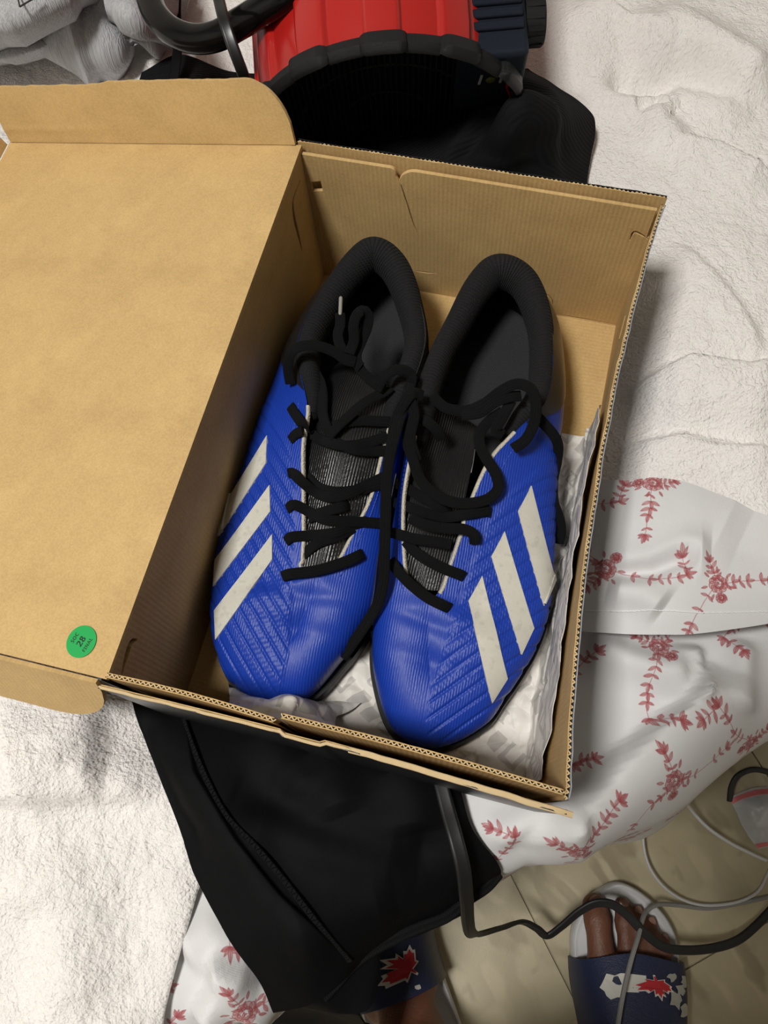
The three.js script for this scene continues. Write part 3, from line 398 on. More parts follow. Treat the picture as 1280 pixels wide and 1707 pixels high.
// stations round the shoe, heel first, then the outer side, the toe and the inner side:
// [widest point x, z, height,  upper edge x, z, height,  slope at the upper edge, fullness]
const STATIONS = {
  left: [[0.053, 0.013, 0.035, 0.057, 0.028, 0.090, 80, 1], [0.034, 0.021, 0.037, 0.046, 0.038, 0.088, 78, 1], [0.017, 0.045, 0.038, 0.0345, 0.061, 0.083, 70, 1], [0.009, 0.085, 0.038, 0.026, 0.096, 0.081, 66, 1], [0.007, 0.115, 0.038, 0.030, 0.122, 0.083, 60, 1], [0.006, 0.138, 0.038, 0.045, 0.152, 0.084, 40, 1], [0.0048, 0.178, 0.036, 0.048, 0.176, 0.078, 32, 1], [0.0035, 0.212, 0.035, 0.055, 0.203, 0.072, 27, 1], [0.0045, 0.241, 0.034, 0.062, 0.230, 0.066, 23, 1], [0.0095, 0.268, 0.033, 0.066, 0.246, 0.062, 16, 1],
    [0.0155, 0.287, 0.032, 0.070, 0.258, 0.0605, 0.5, 1], [0.0255, 0.305, 0.030, 0.0705, 0.273, 0.0555, 0.5, 1], [0.0385, 0.3175, 0.029, 0.070, 0.282, 0.0525, 0.5, 1], [0.060, 0.3235, 0.028, 0.0705, 0.285, 0.0515, 0.5, 1], [0.083, 0.3155, 0.029, 0.0715, 0.282, 0.0525, 0.5, 1], [0.098, 0.289, 0.031, 0.0725, 0.270, 0.056, 0.5, 1], [0.1055, 0.271, 0.032, 0.075, 0.257, 0.0605, 0.5, 1], [0.1105, 0.251, 0.033, 0.085, 0.241, 0.0625, 16, 1], [0.1085, 0.218, 0.034, 0.091, 0.218, 0.066, 30, 1], [0.1055, 0.188, 0.036, 0.0965, 0.195, 0.072, 48, 1],
    [0.1035, 0.152, 0.037, 0.0975, 0.155, 0.081, 60, 1], [0.103, 0.12, 0.038, 0.1035, 0.122, 0.082, 75, 1], [0.102, 0.09, 0.038, 0.1035, 0.088, 0.080, 80, 1], [0.096, 0.058, 0.038, 0.0905, 0.058, 0.082, 78, 1], [0.078, 0.025, 0.037, 0.0735, 0.035, 0.087, 78, 1]],
  right: [[0.142, 0.012, 0.035, 0.138, 0.025, 0.090, 80, 1], [0.167, 0.019, 0.037, 0.157, 0.029, 0.087, 78, 1], [0.184, 0.04, 0.038, 0.174, 0.054, 0.083, 70, 1], [0.1945, 0.078, 0.038, 0.184, 0.089, 0.081, 66, 1], [0.199, 0.108, 0.038, 0.184, 0.118, 0.082, 60, 1], [0.200, 0.13, 0.038, 0.171, 0.143, 0.085, 40, 1], [0.2055, 0.170, 0.036, 0.160, 0.163, 0.080, 32, 1], [0.2105, 0.206, 0.035, 0.1535, 0.195, 0.072, 27, 1], [0.2125, 0.233, 0.034, 0.150, 0.222, 0.066, 23, 1], [0.2095, 0.254, 0.033, 0.148, 0.240, 0.062, 16, 1],
    [0.204, 0.271, 0.032, 0.1455, 0.254, 0.0605, 0.5, 1], [0.197, 0.288, 0.030, 0.149, 0.271, 0.056, 0.5, 1], [0.188, 0.306, 0.029, 0.1515, 0.281, 0.0525, 0.5, 1], [0.163, 0.325, 0.028, 0.152, 0.285, 0.0515, 0.5, 1], [0.138, 0.3205, 0.029, 0.1505, 0.281, 0.0525, 0.5, 1], [0.120, 0.293, 0.031, 0.1465, 0.269, 0.056, 0.5, 1], [0.1125, 0.266, 0.032, 0.1425, 0.255, 0.0605, 0.5, 1], [0.111, 0.245, 0.033, 0.130, 0.243, 0.0615, 16, 1], [0.112, 0.22, 0.034, 0.1225, 0.226, 0.064, 30, 1], [0.1115, 0.188, 0.036, 0.1145, 0.193, 0.072, 48, 1],
    [0.109, 0.152, 0.037, 0.1125, 0.156, 0.081, 60, 1], [0.1075, 0.118, 0.038, 0.109, 0.122, 0.083, 75, 1], [0.108, 0.085, 0.038, 0.1105, 0.09, 0.080, 80, 1], [0.112, 0.05, 0.038, 0.1175, 0.064, 0.081, 78, 1], [0.124, 0.023, 0.037, 0.127, 0.037, 0.086, 78, 1]],
};
const NS = 25;
const SPINE = { left: [[0.0765, 0.2495, 0.0615], [0.0745, 0.263, 0.058], [0.0725, 0.276, 0.0535], [0.0715, 0.283, 0.0518]], right: [[0.1435, 0.2505, 0.0612], [0.1465, 0.266, 0.0575], [0.150, 0.279, 0.053], [0.1515, 0.285, 0.0516]] };
for (const k in SPINE) STATIONS[k].forEach((r, i) => { if (i >= 10 && i <= 16) { const q = SPINE[k][3 - Math.abs(i - 13)]; r[3] = q[0]; r[4] = q[1]; r[5] = q[2]; } });
function ring(st, s) { const r = ring0(st, s); if (s >= 10 && s <= 16) { const q = spline(SPINE[st === STATIONS.left ? 'left' : 'right'], 1 - Math.abs(s - 13) / 3); r[3] = q[0]; r[4] = q[1]; r[5] = q[2]; } return r; }
function ring0(st, s) { const i = Math.floor(s), f = s - i, at = (k) => st[mod(k, NS)], a = at(i - 1), b = at(i), c = at(i + 1), d = at(i + 2); return b.map((_, m) => cr(a[m], b[m], c[m], d[m], f)); }
// edge line where the raised ribs begin, as seen from above on the right shoe, mirrored for the left
const RIB_EDGE = [[905, 775], [870, 815], [841, 843], [805, 887], [783, 941], [765, 996], [751, 1036], [736, 1076], [714, 1148], [703, 1218]].map(([a, b]) => { const p = P(a, b, 0.05); return [p.z, p.x - (0.142 + 0.055 * p.z)]; });
const ribStart = (z) => { let k = 0; while (k < RIB_EDGE.length - 2 && RIB_EDGE[k + 1][0] < z) k++; const [a, b] = RIB_EDGE[k], [c, d] = RIB_EDGE[k + 1]; return lerp(b, d, clamp((z - a) / (c - a), -0.5, 1.5)); };
function surfaceOf(side) {
  const st = STATIONS[side], sg = side === 'right' ? 1 : -1, mid = (z) => side === 'right' ? 0.142 + 0.055 * z : 0.0545 + 0.042 * z;
  const cx = (z) => mid(z);
  function base(s, v) {                              // v 0 lower edge, 0.15 widest, 1 upper edge
    const [wx, wz, wh, tx, tz, th, el] = ring(st, s), dx = tx - wx, dz = tz - wz, L = Math.hypot(dx, dz) || 1e-6;
    let ix = dx / L, iz = dz / L; if (L < 0.012) { const ox = cx(wz) - wx; ix = lerp(Math.sign(ox), ix, L / 0.012); }
    if (v < 0.15) { const t = v / 0.15, q = Math.sin(t * Math.PI / 2), r = 1 - Math.cos(t * Math.PI / 2); return V(wx + ix * 0.0055 * (1 - q), lerp(0.014, wh, 0.35 * t + 0.65 * r), wz + iz * 0.0055 * (1 - q)); }
    const t = (v - 0.15) / 0.85, e = el * Math.PI / 180, rise = th - wh, k = Math.min(0.62 * Math.hypot(L, rise), 0.6 * L / Math.max(0.2, Math.cos(e)) + 0.012);
    const c1y = wh + rise * lerp(0.62, 0.36, clamp(el / 60)), c2x = tx - ix * Math.cos(e) * k, c2z = tz - iz * Math.cos(e) * k, c2y = th - Math.sin(e) * k * 0.62;
    const u = 1 - t, A = u * u * u, B = 3 * u * u * t, C = 3 * u * t * t, D = t * t * t, ox = -ix * 0.001, oz = -iz * 0.001;
    return V(A * wx + B * (wx + ox) + C * c2x + D * tx, A * wh + B * c1y + C * c2y + D * th, A * wz + B * (wz + oz) + C * c2z + D * tz);
  }
  function relief(p, s, v) {                         // raised twisted ribs over the outer forefoot, and walking creases
    const lx = sg * (p.x - mid(p.z)), start = ribStart(p.z), m = smooth(0, 0.004, lx - start) * smooth(0.125, 0.15, p.z) * smooth(0.08, 0.22, v) * smooth(0.327, 0.315, p.z), q = (lx * 0.72 + p.z * 0.694) / 0.0066, f = Math.abs(q - Math.round(q)) * 2;
    const along = (lx * 0.694 - p.z * 0.72) / 0.003, tw = 0.93 + 0.07 * Math.sin((along + 0.4 * Math.sign(q - Math.round(q))) * 2 * Math.PI);
    const rib = s > 4 && s < 15 ? 0.00085 * m * smooth(0.98, 0.62, f) * tw : 0;
    const cr1 = -0.0011 * Math.exp(-Math.pow((p.z - 0.262 + 0.12 * Math.abs(lx)) / 0.0045, 2)) * smooth(0.045, 0.02, Math.abs(lx)) - 0.0007 * Math.exp(-Math.pow((p.z - 0.281 - 0.05 * lx) / 0.005, 2)) * smooth(0.045, 0.02, Math.abs(lx)) + 0.0008 * (fbm(p.x * 40 + 9, p.z * 40, 2) - 0.5);
    return rib + cr1 * smooth(0.2, 0.5, v);
  }
  return { st, sg, mid, base, relief };
}
const targets = {};                                  // what the laces can lie on
function buildShoe(side, label) {
  const S = surfaceOf(side), shoe = thing('football_shoe', label, 'shoe', [S.mid(0.17), 0.0035, 0.17], 'pair of blue football shoes in the box');
  const rev = S.sg > 0;                              // keep the grid's face outwards on both shoes
  const G = (nu, nv, f, wrap) => { const pts = [], uv = []; for (let j = 0; j < nv; j++) for (let i = 0; i < nu; i++) { const p = f(i / (wrap ? nu : nu - 1), j / (nv - 1)); pts.push(p); uv.push([p.x - S.mid(p.z) * 0.9, p.z]); } return { pts, nu, nv, uv, wrap }; };
  // upper: one closed skin from the lower edge to the throat and collar line
  const nu = 750, nv = 132, dense = (u) => u * NS;
  const sOf = (u) => rev ? NS - u * NS : u * NS;
  const g = G(nu, nv, (u, v) => S.base(sOf(u), Math.pow(v, 0.92)), true), n0 = normalsOf(g.pts, nu, nv, true);
  const sgn = n0[Math.round(nu * 0.3) + nu * 60].x * (g.pts[Math.round(nu * 0.3) + nu * 60].x - S.mid(0.2)) > 0 ? 1 : -1;
  const plain = gridGeo(g.pts.map((p) => p.clone()), nu, nv, null, true); g.pts.forEach((p, k) => { const s = sOf((k % nu) / nu), v = Math.pow(Math.floor(k / nu) / (nv - 1), 0.92), n = n0[k].clone().multiplyScalar(sgn).lerp(V(0, 1, 0), smooth(9.6, 10, s) * smooth(16.4, 16, s) * smooth(0.86, 1, v)); p.addScaledVector(n, S.relief(p, s, v)); });
  g.uv = g.pts.map((p) => [p.x - S.mid(p.z) * 0.9, p.z]);
  let upperGeo = gridGeo(g.pts, nu, nv, g.uv, true); upperGeo.deleteAttribute('normal'); upperGeo = mergeVertices(upperGeo, 2e-5); upperGeo.computeVertexNormals(); const colliders = [upperGeo.clone()];
  const upper = part(shoe, 'upper', upperGeo, M.blue);
  const bvh = new MeshBVH(plain);
  const cast = (px, py, b = bvh) => { const d = sight(px, py).normalize(), h = b.raycastFirst(new THREE.Ray(camPos.clone(), d), THREE.DoubleSide); return h ? { p: h.point.clone(), d, n: h.face.normal.clone().multiplyScalar(h.face.normal.dot(d) > 0 ? -1 : 1) } : null; };
  // panels of another stuff lying on the upper: between two stations and two heights
  const panelOn = (name, s0, s1, v0, v1, off, m, nU = 60, nV = 40, parent = shoe) => { const q = G(nU, nV, (u, v) => { const vv = lerp(v0, v1, v), s = lerp(s0(vv), s1(vv), u); return S.base(mod(s, NS), vv); }); const nn = normalsOf(q.pts, nU, nV), c = Math.round(nU * nV / 2 + nU / 2), o = nn[c].x * (q.pts[c].x - S.mid(q.pts[c].z)) + nn[c].z * (q.pts[c].z - 0.17) > 0 ? 1 : -1; q.pts.forEach((p, k) => p.addScaledVector(nn[k], o * off)); return part(parent, name, solid(q.pts, nU, nV, o * off * 1.6, q.uv), m); };
  panelOn('heel_panel', (v) => -(lerp(2.9, 4.7, clamp((v - 0.15) / 0.85))), (v) => lerp(2.9, 4.7, clamp((v - 0.15) / 0.85)), 0.0, 0.995, 0.0006, M.blackLeather, 150, 50);
  panelOn('inner_side_panel', (v) => lerp(15.1, 17.7, v / 0.62), (v) => 19.4, 0.0, side === 'left' ? 0.62 : 0.22, 0.0005, M.blackLeather, 80, 30);
  // stripes, each a quilted white patch
  const STR = { left: [[[447, 727], [445, 773], [366, 897], [380, 838]], [[451, 809], [452, 853], [358, 978], [361, 934]], [[455, 891], [455, 933], [362, 1066], [360, 1018]]], right: [[[884, 810], [862, 853], [904, 1010], [921, 962]], [[840, 886], [818, 928], [867, 1091], [888, 1047]], [[803, 960], [780, 1002], [818, 1171], [844, 1130]]] }[side];
  for (const [a, b, c, d] of STR) {
    const nU = 14, nV = 60, q = []; let lastP = null;
    const ctrl = [0.0, 0.08, 0.15, 0.2];
    for (let j = 0; j < nV; j++) for (let i = 0; i < nU; i++) { const t = j / (nV - 1), w = i / (nU - 1), bend = 4.2 * Math.sin(Math.PI * t) * (side === 'left' ? 1 : -1); const x0 = lerp(a[0], d[0], t), y0 = lerp(a[1], d[1], t), x1 = lerp(b[0], c[0], t), y1 = lerp(b[1], c[1], t); const h = cast(lerp(x0, x1, w) - bend * 0, lerp(y0, y1, w) + 0); if (h) lastP = h.p.clone().addScaledVector(h.n, 0.0015); q.push((lastP ?? V(0, 0, 0)).clone()); }
    const nn = normalsOf(q, nU, nV), o = nn[nU * 30 + 7].y > 0 ? 1 : -1;
    part(shoe, 'stripe', solid(q, nU, nV, o * 0.0016, q.map((p) => [p.x, p.z])), M.stripe);
  }
  // sole: rim, plate and moulded studs
  const rim = G(300, 8, (u, v) => { const s = sOf(u), b = S.base(s, 0), [wx, wz] = ring(S.st, s), o = v < 0.12 ? 0.35 : v < 0.85 ? 1 : 0.9; const d = V(wx - b.x, 0, wz - b.z); return V(b.x + d.x * o, lerp(0.0055, 0.021, v), b.z + d.z * o); }, true);
  part(shoe, 'outsole', mergeGeometries([solid(rim.pts, 300, 8, 0.003, rim.uv, true), gridGeo([...Array(2 * 300).keys()].map((k) => { const s = sOf((k % 300) / 300), b = S.base(s, 0); return k < 300 ? V(b.x, 0.006, b.z) : V(lerp(b.x, S.mid(b.z), 0.999), 0.006, lerp(b.z, 0.17, 0.02)); }), 300, 2, null, true)]), M.sole);
  for (const [lx, z] of [[-0.02, 0.04], [0.02, 0.04], [-0.024, 0.075], [0.024, 0.075], [-0.03, 0.2], [0.03, 0.2], [0, 0.225], [-0.033, 0.25], [0.033, 0.25], [-0.018, 0.285], [0.02, 0.285]]) { const c = new THREE.CylinderGeometry(0.007, 0.005, 0.004, 12); c.translate(S.mid(z) + lx, 0.0055, z); part(shoe, 'stud', c, M.sole); }
  // lining inside, insole
  const inl = G(200, 24, (u, v) => { const s = sOf(u), [wx, wz, , tx, tz, th] = ring(S.st, s), mx = S.mid(wz), L = Math.hypot(mx - wx, 0.02), ax = tx + (mx - tx) * 0.05, k = 1 - Math.pow(1 - v, 1.6); const bx0 = lerp(wx, mx, 0.0085 / Math.max(0.012, Math.abs(mx - wx))), bz0 = wz < 0.05 ? wz + 0.007 : wz > 0.28 ? wz - 0.008 : wz; return V(lerp(bx0, ax, v * v), lerp(0.02, th - 0.006, k * 0.4 + v * 0.6), lerp(bz0, tz, v * v)); }, true);
  const linGeo = gridGeo(inl.pts, 200, 24, inl.uv, true); part(shoe, 'lining', linGeo, M.lining);
  const ins = G(160, 30, (u, v) => { const s = sOf(u), [wx, wz] = ring(S.st, s), mx = S.mid(clamp(wz, 0.03, 0.3)), mz = clamp(wz, 0.05, 0.28); const x = lerp(mx, lerp(wx, mx, 0.1), v), z = lerp(mz, lerp(wz, mz, 0.12), v); const lump = side === 'left' ? 0.005 * Math.exp(-(Math.pow(x - 0.088, 2) + Math.pow(z - 0.115, 2)) / 0.00007) : 0; return V(x, 0.021 + 0.007 * smooth(0.2, 0.05, z) + 0.004 * v * v * smooth(0.2, 0.1, z) + lump, z); }, true);
  const insGeo = gridGeo(ins.pts, 160, 30, ins.uv, true); colliders.push(insGeo.clone()); part(shoe, 'insole', insGeo, M.insole);
  // padded knit collar from one front edge round the heel to the other
  const cPts = [], sA = 5.15, sB = -5.05; for (let k = 0; k <= 40; k++) { const s = mod(lerp(sA, sB, k / 40), NS), [wx, wz, , tx, tz, th] = ring(S.st, s), mx = S.mid(0.1), dx = mx - tx, dz = 0.1 - tz, L = Math.hypot(dx, dz), e = Math.min(k, 40 - k); cPts.push(V(tx + dx / L * 0.0055, th - 0.004 - 0.0035 * smooth(4, 0, e), tz + dz / L * 0.0055 + 0.004 * smooth(2, 0, e))); }
  const cc = new THREE.CatmullRomCurve3(cPts), nC = 240, nR = 30, col = [], cuv = []; let cl = 0;
  for (let i = 0; i <= nC; i++) { const t = i / nC, p = cc.getPointAt(t), T = cc.getTangentAt(t), B = V(0, 1, 0).cross(T).normalize(), U = T.clone().cross(B).normalize(), endk = smooth(0, 0.1, Math.min(t, 1 - t)), rx = lerp(0.0046, 0.0078 + 0.0022 * smooth(0.25, 0.0, Math.abs(t - 0.5)), endk), ry = lerp(0.0055, 0.013, endk); cl = t * cc.getLength();
    for (let k = 0; k <= nR; k++) { const a = k / nR * 2 * Math.PI; col.push(p.clone().addScaledVector(B, rx * Math.cos(a)).addScaledVector(U, ry * Math.sin(a) - (ry - 0.006) * 0.8)); cuv.push([k / nR * 0.05, cl]); } }
  const colGeo = mergeGeometries([gridGeo(col, nR + 1, nC + 1, cuv), ...[0, nC].map((i) => { const s = new THREE.SphereGeometry(0.0048, 12, 8), p = cc.getPoint(i / nC); s.scale(0.95, 1, 0.6); s.translate(p.x, p.y, p.z); return s; })]);
  colliders.push(colGeo.clone()); part(shoe, 'collar', colGeo, M.knit);
  // cut edge of the leather along the throat, pale inside
  const T = (s, inward = 0, down = 0) => { const [, , , tx, tz, th] = ring(S.st, mod(s, NS)); return V(tx + Math.sign(S.mid(tz) + 0.0 - tx) * inward, th - down, tz); };
  for (const [a, b] of [[5.0, 9.2], [20.0, 16.8]]) { const pts = []; for (let k = 0; k <= 24; k++) { const s = lerp(a, b, k / 24); pts.push(T(s, 0.0007, 0.0012 + 0.0003 * fbm(k * 0.7, 3, 2))); } part(shoe, 'cut_edge', ribbon(pts, pts.map(() => V(-S.sg * (a < 10 ? 1 : -1), 0.4, 0)), 0.0034, 0.0021, 140), M.cream);
    const gs = []; for (let k = 0; k < 44; k++) { const s = lerp(a, b, (k + 0.5) / 44), p = S.base(mod(s, NS), 0.93), p2 = S.base(mod(s + (b > a ? 0.05 : -0.05), NS), 0.93), d = p2.clone().sub(p).normalize(); const c = new THREE.CapsuleGeometry(0.00033, 0.0013, 2, 5); c.applyQuaternion(new THREE.Quaternion().setFromUnitVectors(V(0, 1, 0), d)); c.translate(p.x, p.y + 0.0004, p.z); gs.push(c); } part(shoe, 'stitching', mergeGeometries(gs), M.stitch); }
  // tongue
  const TG = { left: [[[500, 968, 0.056], [535, 966, 0.059], [570, 945, 0.057]], [[503, 905, 0.058], [545, 900, 0.066], [590, 888, 0.060]], [[508, 830, 0.062], [560, 830, 0.073], [615, 828, 0.066]], [[512, 745, 0.064], [572, 742, 0.080], [640, 742, 0.072]], [[528, 680, 0.060], [582, 672, 0.079], [652, 682, 0.076]], [[555, 622, 0.052], [596, 634, 0.074], [648, 655, 0.078]], [[572, 606, 0.05], [602, 622, 0.072], [645, 640, 0.077]]],
    right: [[[680, 962, 0.056], [705, 982, 0.058], [742, 985, 0.056]], [[672, 905, 0.058], [705, 920, 0.063], [755, 930, 0.058]], [[672, 845, 0.060], [715, 860, 0.064], [768, 860, 0.060]], [[680, 785, 0.062], [730, 800, 0.060], [782, 800, 0.061]], [[700, 740, 0.064], [745, 750, 0.056], [788, 770, 0.058]], [[716, 700, 0.066], [752, 715, 0.055], [792, 740, 0.056]], [[736, 672, 0.064], [762, 690, 0.055], [796, 715, 0.055]]] }[side];
  const tg = patch(up(TG), 60, 120), tgG = solid(tg.pts, 60, 120, 0.0022, tg.uv); colliders.push(tgG.clone()); const tng = part(shoe, 'tongue', tgG, M.tongue);
  const rimPts = [...Array(30).keys()].map((k) => tg.pts[119 * 60 + Math.round(k / 29 * 59)].clone().add(V(0, 0.0006, 0)));
  if (side === 'left') part(tng, 'tongue_edge', capTube(rimPts.slice(0, 20), 0.0006, 60, 8), M.trim);
  else { part(tng, 'tongue_edge', capTube([...Array(14).keys()].map((k) => tg.pts[(66 + k * 2) * 60 + 59].clone().add(V(0, 0.0006, 0))), 0.0005, 40, 8), M.trim); part(tng, 'tongue_edge', capTube([...Array(10).keys()].map((k) => tg.pts[(90 + k * 3) * 60].clone().add(V(0, 0.0006, 0))), 0.0005, 40, 8), M.trim); }
  targets[side] = { colliders, shoe };
}
buildShoe('left', 'blue football shoe next to the hinged lid, lace tip standing in its opening');
buildShoe('right', 'blue football shoe beside the bowed box wall, one lace end hanging outside it');
{
  const strip = (g) => { const h = g.clone(); for (const k of Object.keys(h.attributes)) if (k !== 'position') h.deleteAttribute(k); return h; };
  const all = new MeshBVH(mergeGeometries([...targets.left.colliders, ...targets.right.colliders].map(strip)));
  const lay = ([px, py, e, abs]) => { if (abs) return { p: P(px, py, e), n: V(0.05, 0.9, 0.35) }; const d = sight(px, py).normalize(), h = all.raycastFirst(new THREE.Ray(camPos.clone(), d), THREE.DoubleSide); if (!h) return { p: P(px, py, 0.055), n: V(0, 0.9, 0.4) }; const n = h.face.normal.clone(); if (n.dot(d) > 0) n.negate(); return { p: h.point.clone().addScaledVector(d, -(0.0012 + e)), n: n.lerp(V(0, 0.9, 0.4), 0.35).normalize() }; };
  const lace = (side, list, w = 0.0062, th = 0.0016, twist) => { const q = list.map(lay); return part(targets[side].shoe, 'lace', ribbon(q.map((k) => k.p), q.map((k) => k.n), w, th, null, twist), M.lace); };
  const m = 0.001;
  for (const l of [
    [[471, 961, 0.0635, 1], [482, 957, 0.0675, 1], [527, 951, 0.0695, 1], [576, 936, 0.069, 1], [598, 926, 0.0665, 1], [604, 923, 0.063, 1]],
    [[477, 903, -m], [483, 896, 1.5 * m], [513, 893, 3 * m], [558, 888, 3 * m], [592, 875, 2 * m], [612, 868, m]],
    [[505, 925, 0], [530, 905, 2 * m], [565, 893, 2.5 * m], [590, 880, 2 * m]],
    [[479, 849, -m], [488, 841, 2 * m], [513, 852, 4 * m], [541, 866, 3 * m], [580, 869, 3 * m], [632, 872, 2 * m]],
    [[515, 864, 0.002], [540, 853, 3 * m], [571, 845, 4 * m], [611, 845, 3 * m], [638, 848, 2 * m]],
    [[481, 789, -m], [488, 789, 2 * m], [503, 803, 3.5 * m], [525, 820, 4 * m], [552, 829, 4 * m], [582, 822, 5 * m], [612, 808, 4 * m], [640, 795, 3 * m]],
    [[512, 795, m], [530, 812, 2 * m], [560, 820, 3 * m], [600, 816, 3 * m], [636, 806, 3 * m]],
    [[484, 677, -m], [489, 686, 2 * m], [503, 706, 4 * m], [519, 723, 6 * m], [541, 735, 7 * m], [576, 743, 6 * m], [612, 738, 5 * m], [646, 727, 3 * m]],
    [[484, 734, -m], [492, 724, m], [504, 718, 3 * m]],
    [[548, 728, 8 * m], [562, 712, 9 * m], [582, 693, 9 * m], [607, 672, 8 * m], [632, 658, 7 * m], [652, 648, 5 * m]],
    [[550, 712, 3 * m], [575, 704, 4 * m], [602, 701, 4 * m], [650, 703, 3 * m]],
    [[560, 738, 5 * m], [590, 749, 6 * m], [622, 752, 5 * m], [650, 751, 4 * m]],
    [[523, 618, 0.078, 1], [533, 635, 0.079, 1], [538, 660, 0.081, 1], [538, 690, 0.083, 1], [546, 715, 0.085, 1], [558, 730, 0.086, 1]],
    [[484, 640, 0.082, 1], [480, 612, 0.091, 1], [486, 588, 0.099, 1], [503, 577, 0.104, 1], [530, 577, 0.103, 1], [556, 586, 0.099, 1], [577, 600, 0.095, 1], [592, 604, 0.093, 1]],
    [[567, 522, 0.098, 1], [567, 541, 0.096, 1], [563, 558, 0.095, 1], [567, 576, 0.094, 1], [577, 592, 0.093, 1], [590, 603, 0.092, 1], [602, 612, 0.091, 1]],
    [[582, 590, 0.095, 1], [590, 567, 0.098, 1], [589, 545, 0.103, 1], [594, 526, 0.107, 1], [605, 517, 0.107, 1], [613, 525, 0.104, 1], [612, 545, 0.098, 1], [602, 570, 0.092, 1], [594, 592, 0.09, 1], [600, 615, 0.089, 1], [618, 634, 0.088, 1], [640, 648, 0.088, 1]],
    [[628, 650, 0.092, 1], [640, 628, 0.098, 1], [658, 617, 0.101, 1], [676, 618, 0.1, 1], [686, 628, 0.097, 1], [684, 645, 0.093, 1]],
    [[684, 640, 0.096, 1], [676, 668, 0.098, 1], [664, 705, 0.098, 1], [653, 745, 0.096, 1], [645, 790, 0.092, 1], [643, 846, 0.086, 1], [641, 916, 0.078, 1], [639, 969, 0.071, 1], [629, 1008, 0.062, 1], [602, 1052, 0.05, 1], [584, 1078, 0.042, 1], [571, 1096, 0.036, 1]],
  ]) lace('left', l, 0.0064);
  for (const l of [
    [[651, 934, 0.064, 1], [658, 945, 0.067, 1], [682, 972, 0.0685, 1], [714, 997, 0.0675, 1], [738, 1009, 0.066, 1], [749, 1014, 0.0615, 1]],
    [[676, 902, 0.068, 1], [692, 920, 0.070, 1], [716, 936, 0.0715, 1], [745, 950, 0.0705, 1], [764, 957, 0.0685, 1], [772, 961, 0.065, 1]],
    [[651, 888, 0.067, 1], [658, 889, 0.0705, 1], [690, 898, 0.0735, 1], [725, 903, 0.074, 1], [752, 908, 0.072, 1]],
    [[684, 864, 0.073, 1], [712, 876, 0.0755, 1], [745, 881, 0.0765, 1], [776, 883, 0.0765, 1], [790, 892, 0.0755, 1], [791, 906, 0.0715, 1]],
    [[658, 838, m], [672, 842, 3 * m], [705, 854, 4.5 * m], [745, 862, 5 * m], [780, 856, 4 * m], [816, 850, 2 * m]],
    [[660, 806, m], [675, 812, 3 * m], [702, 828, 4.5 * m], [740, 846, 6 * m], [778, 852, 5 * m], [816, 853, 3 * m]],
    [[690, 690, 0.094, 1], [680, 715, 0.092, 1], [680, 740, 0.09, 1], [688, 765, 0.088, 1], [699, 797, 0.084, 1], [722, 822, 0.082, 1], [754, 837, 0.081, 1], [790, 838, 0.08, 1], [816, 830, 0.08, 1], [830, 814, 0.082, 1], [827, 792, 0.085, 1], [812, 767, 0.087, 1], [800, 742, 0.088, 1], [800, 722, 0.089, 1], [815, 702, 0.092, 1], [838, 686, 0.095, 1]],
    [[720, 660, 0.088, 1], [744, 680, 0.088, 1], [778, 684, 0.09, 1], [808, 672, 0.097, 1], [838, 650, 0.104, 1], [863, 640, 0.108, 1], [884, 648, 0.108, 1], [893, 672, 0.105, 1], [890, 705, 0.099, 1], [876, 733, 0.094, 1], [855, 748, 0.089, 1]],
    [[770, 692, 0.09, 1], [800, 688, 0.095, 1], [826, 670, 0.1, 1], [848, 662, 0.102, 1], [868, 660, 0.1, 1]],
    [[852, 668, 0.098, 1], [838, 695, 0.097, 1], [826, 718, 0.093, 1], [838, 725, 0.09, 1]],
    [[896, 695, 0.086, 1], [908, 708, 0.084, 1], [922, 724, 0.078, 1], [930, 742, 0.068, 1], [928, 770, 0.056, 1], [922, 800, 0.05, 1], [923, 838, 0.05, 1], [932, 864, 0.044, 1], [935, 885, 0.038, 1], [931, 906, 0.032, 1]],
    [[704, 698, 0.088, 1], [716, 706, 0.09, 1], [730, 720, 0.086, 1], [736, 732, 0.08, 1]],
    [[652, 742, 0.09, 1], [660, 700, 0.097, 1], [676, 668, 0.102, 1], [690, 655, 0.102, 1], [704, 660, 0.098, 1]],
    [[682, 662, 0.1, 1], [690, 690, 0.097, 1], [684, 730, 0.092, 1], [694, 768, 0.086, 1]],
  ]) lace('right', l, 0.0064);
  part(targets.left.shoe, 'lace_tip', capTube([P(567, 523, 0.098), P(567.5, 510, 0.099), P(568, 497, 0.1)], 0.0012, 30, 10), M.aglet, 'clear lace tip');
}

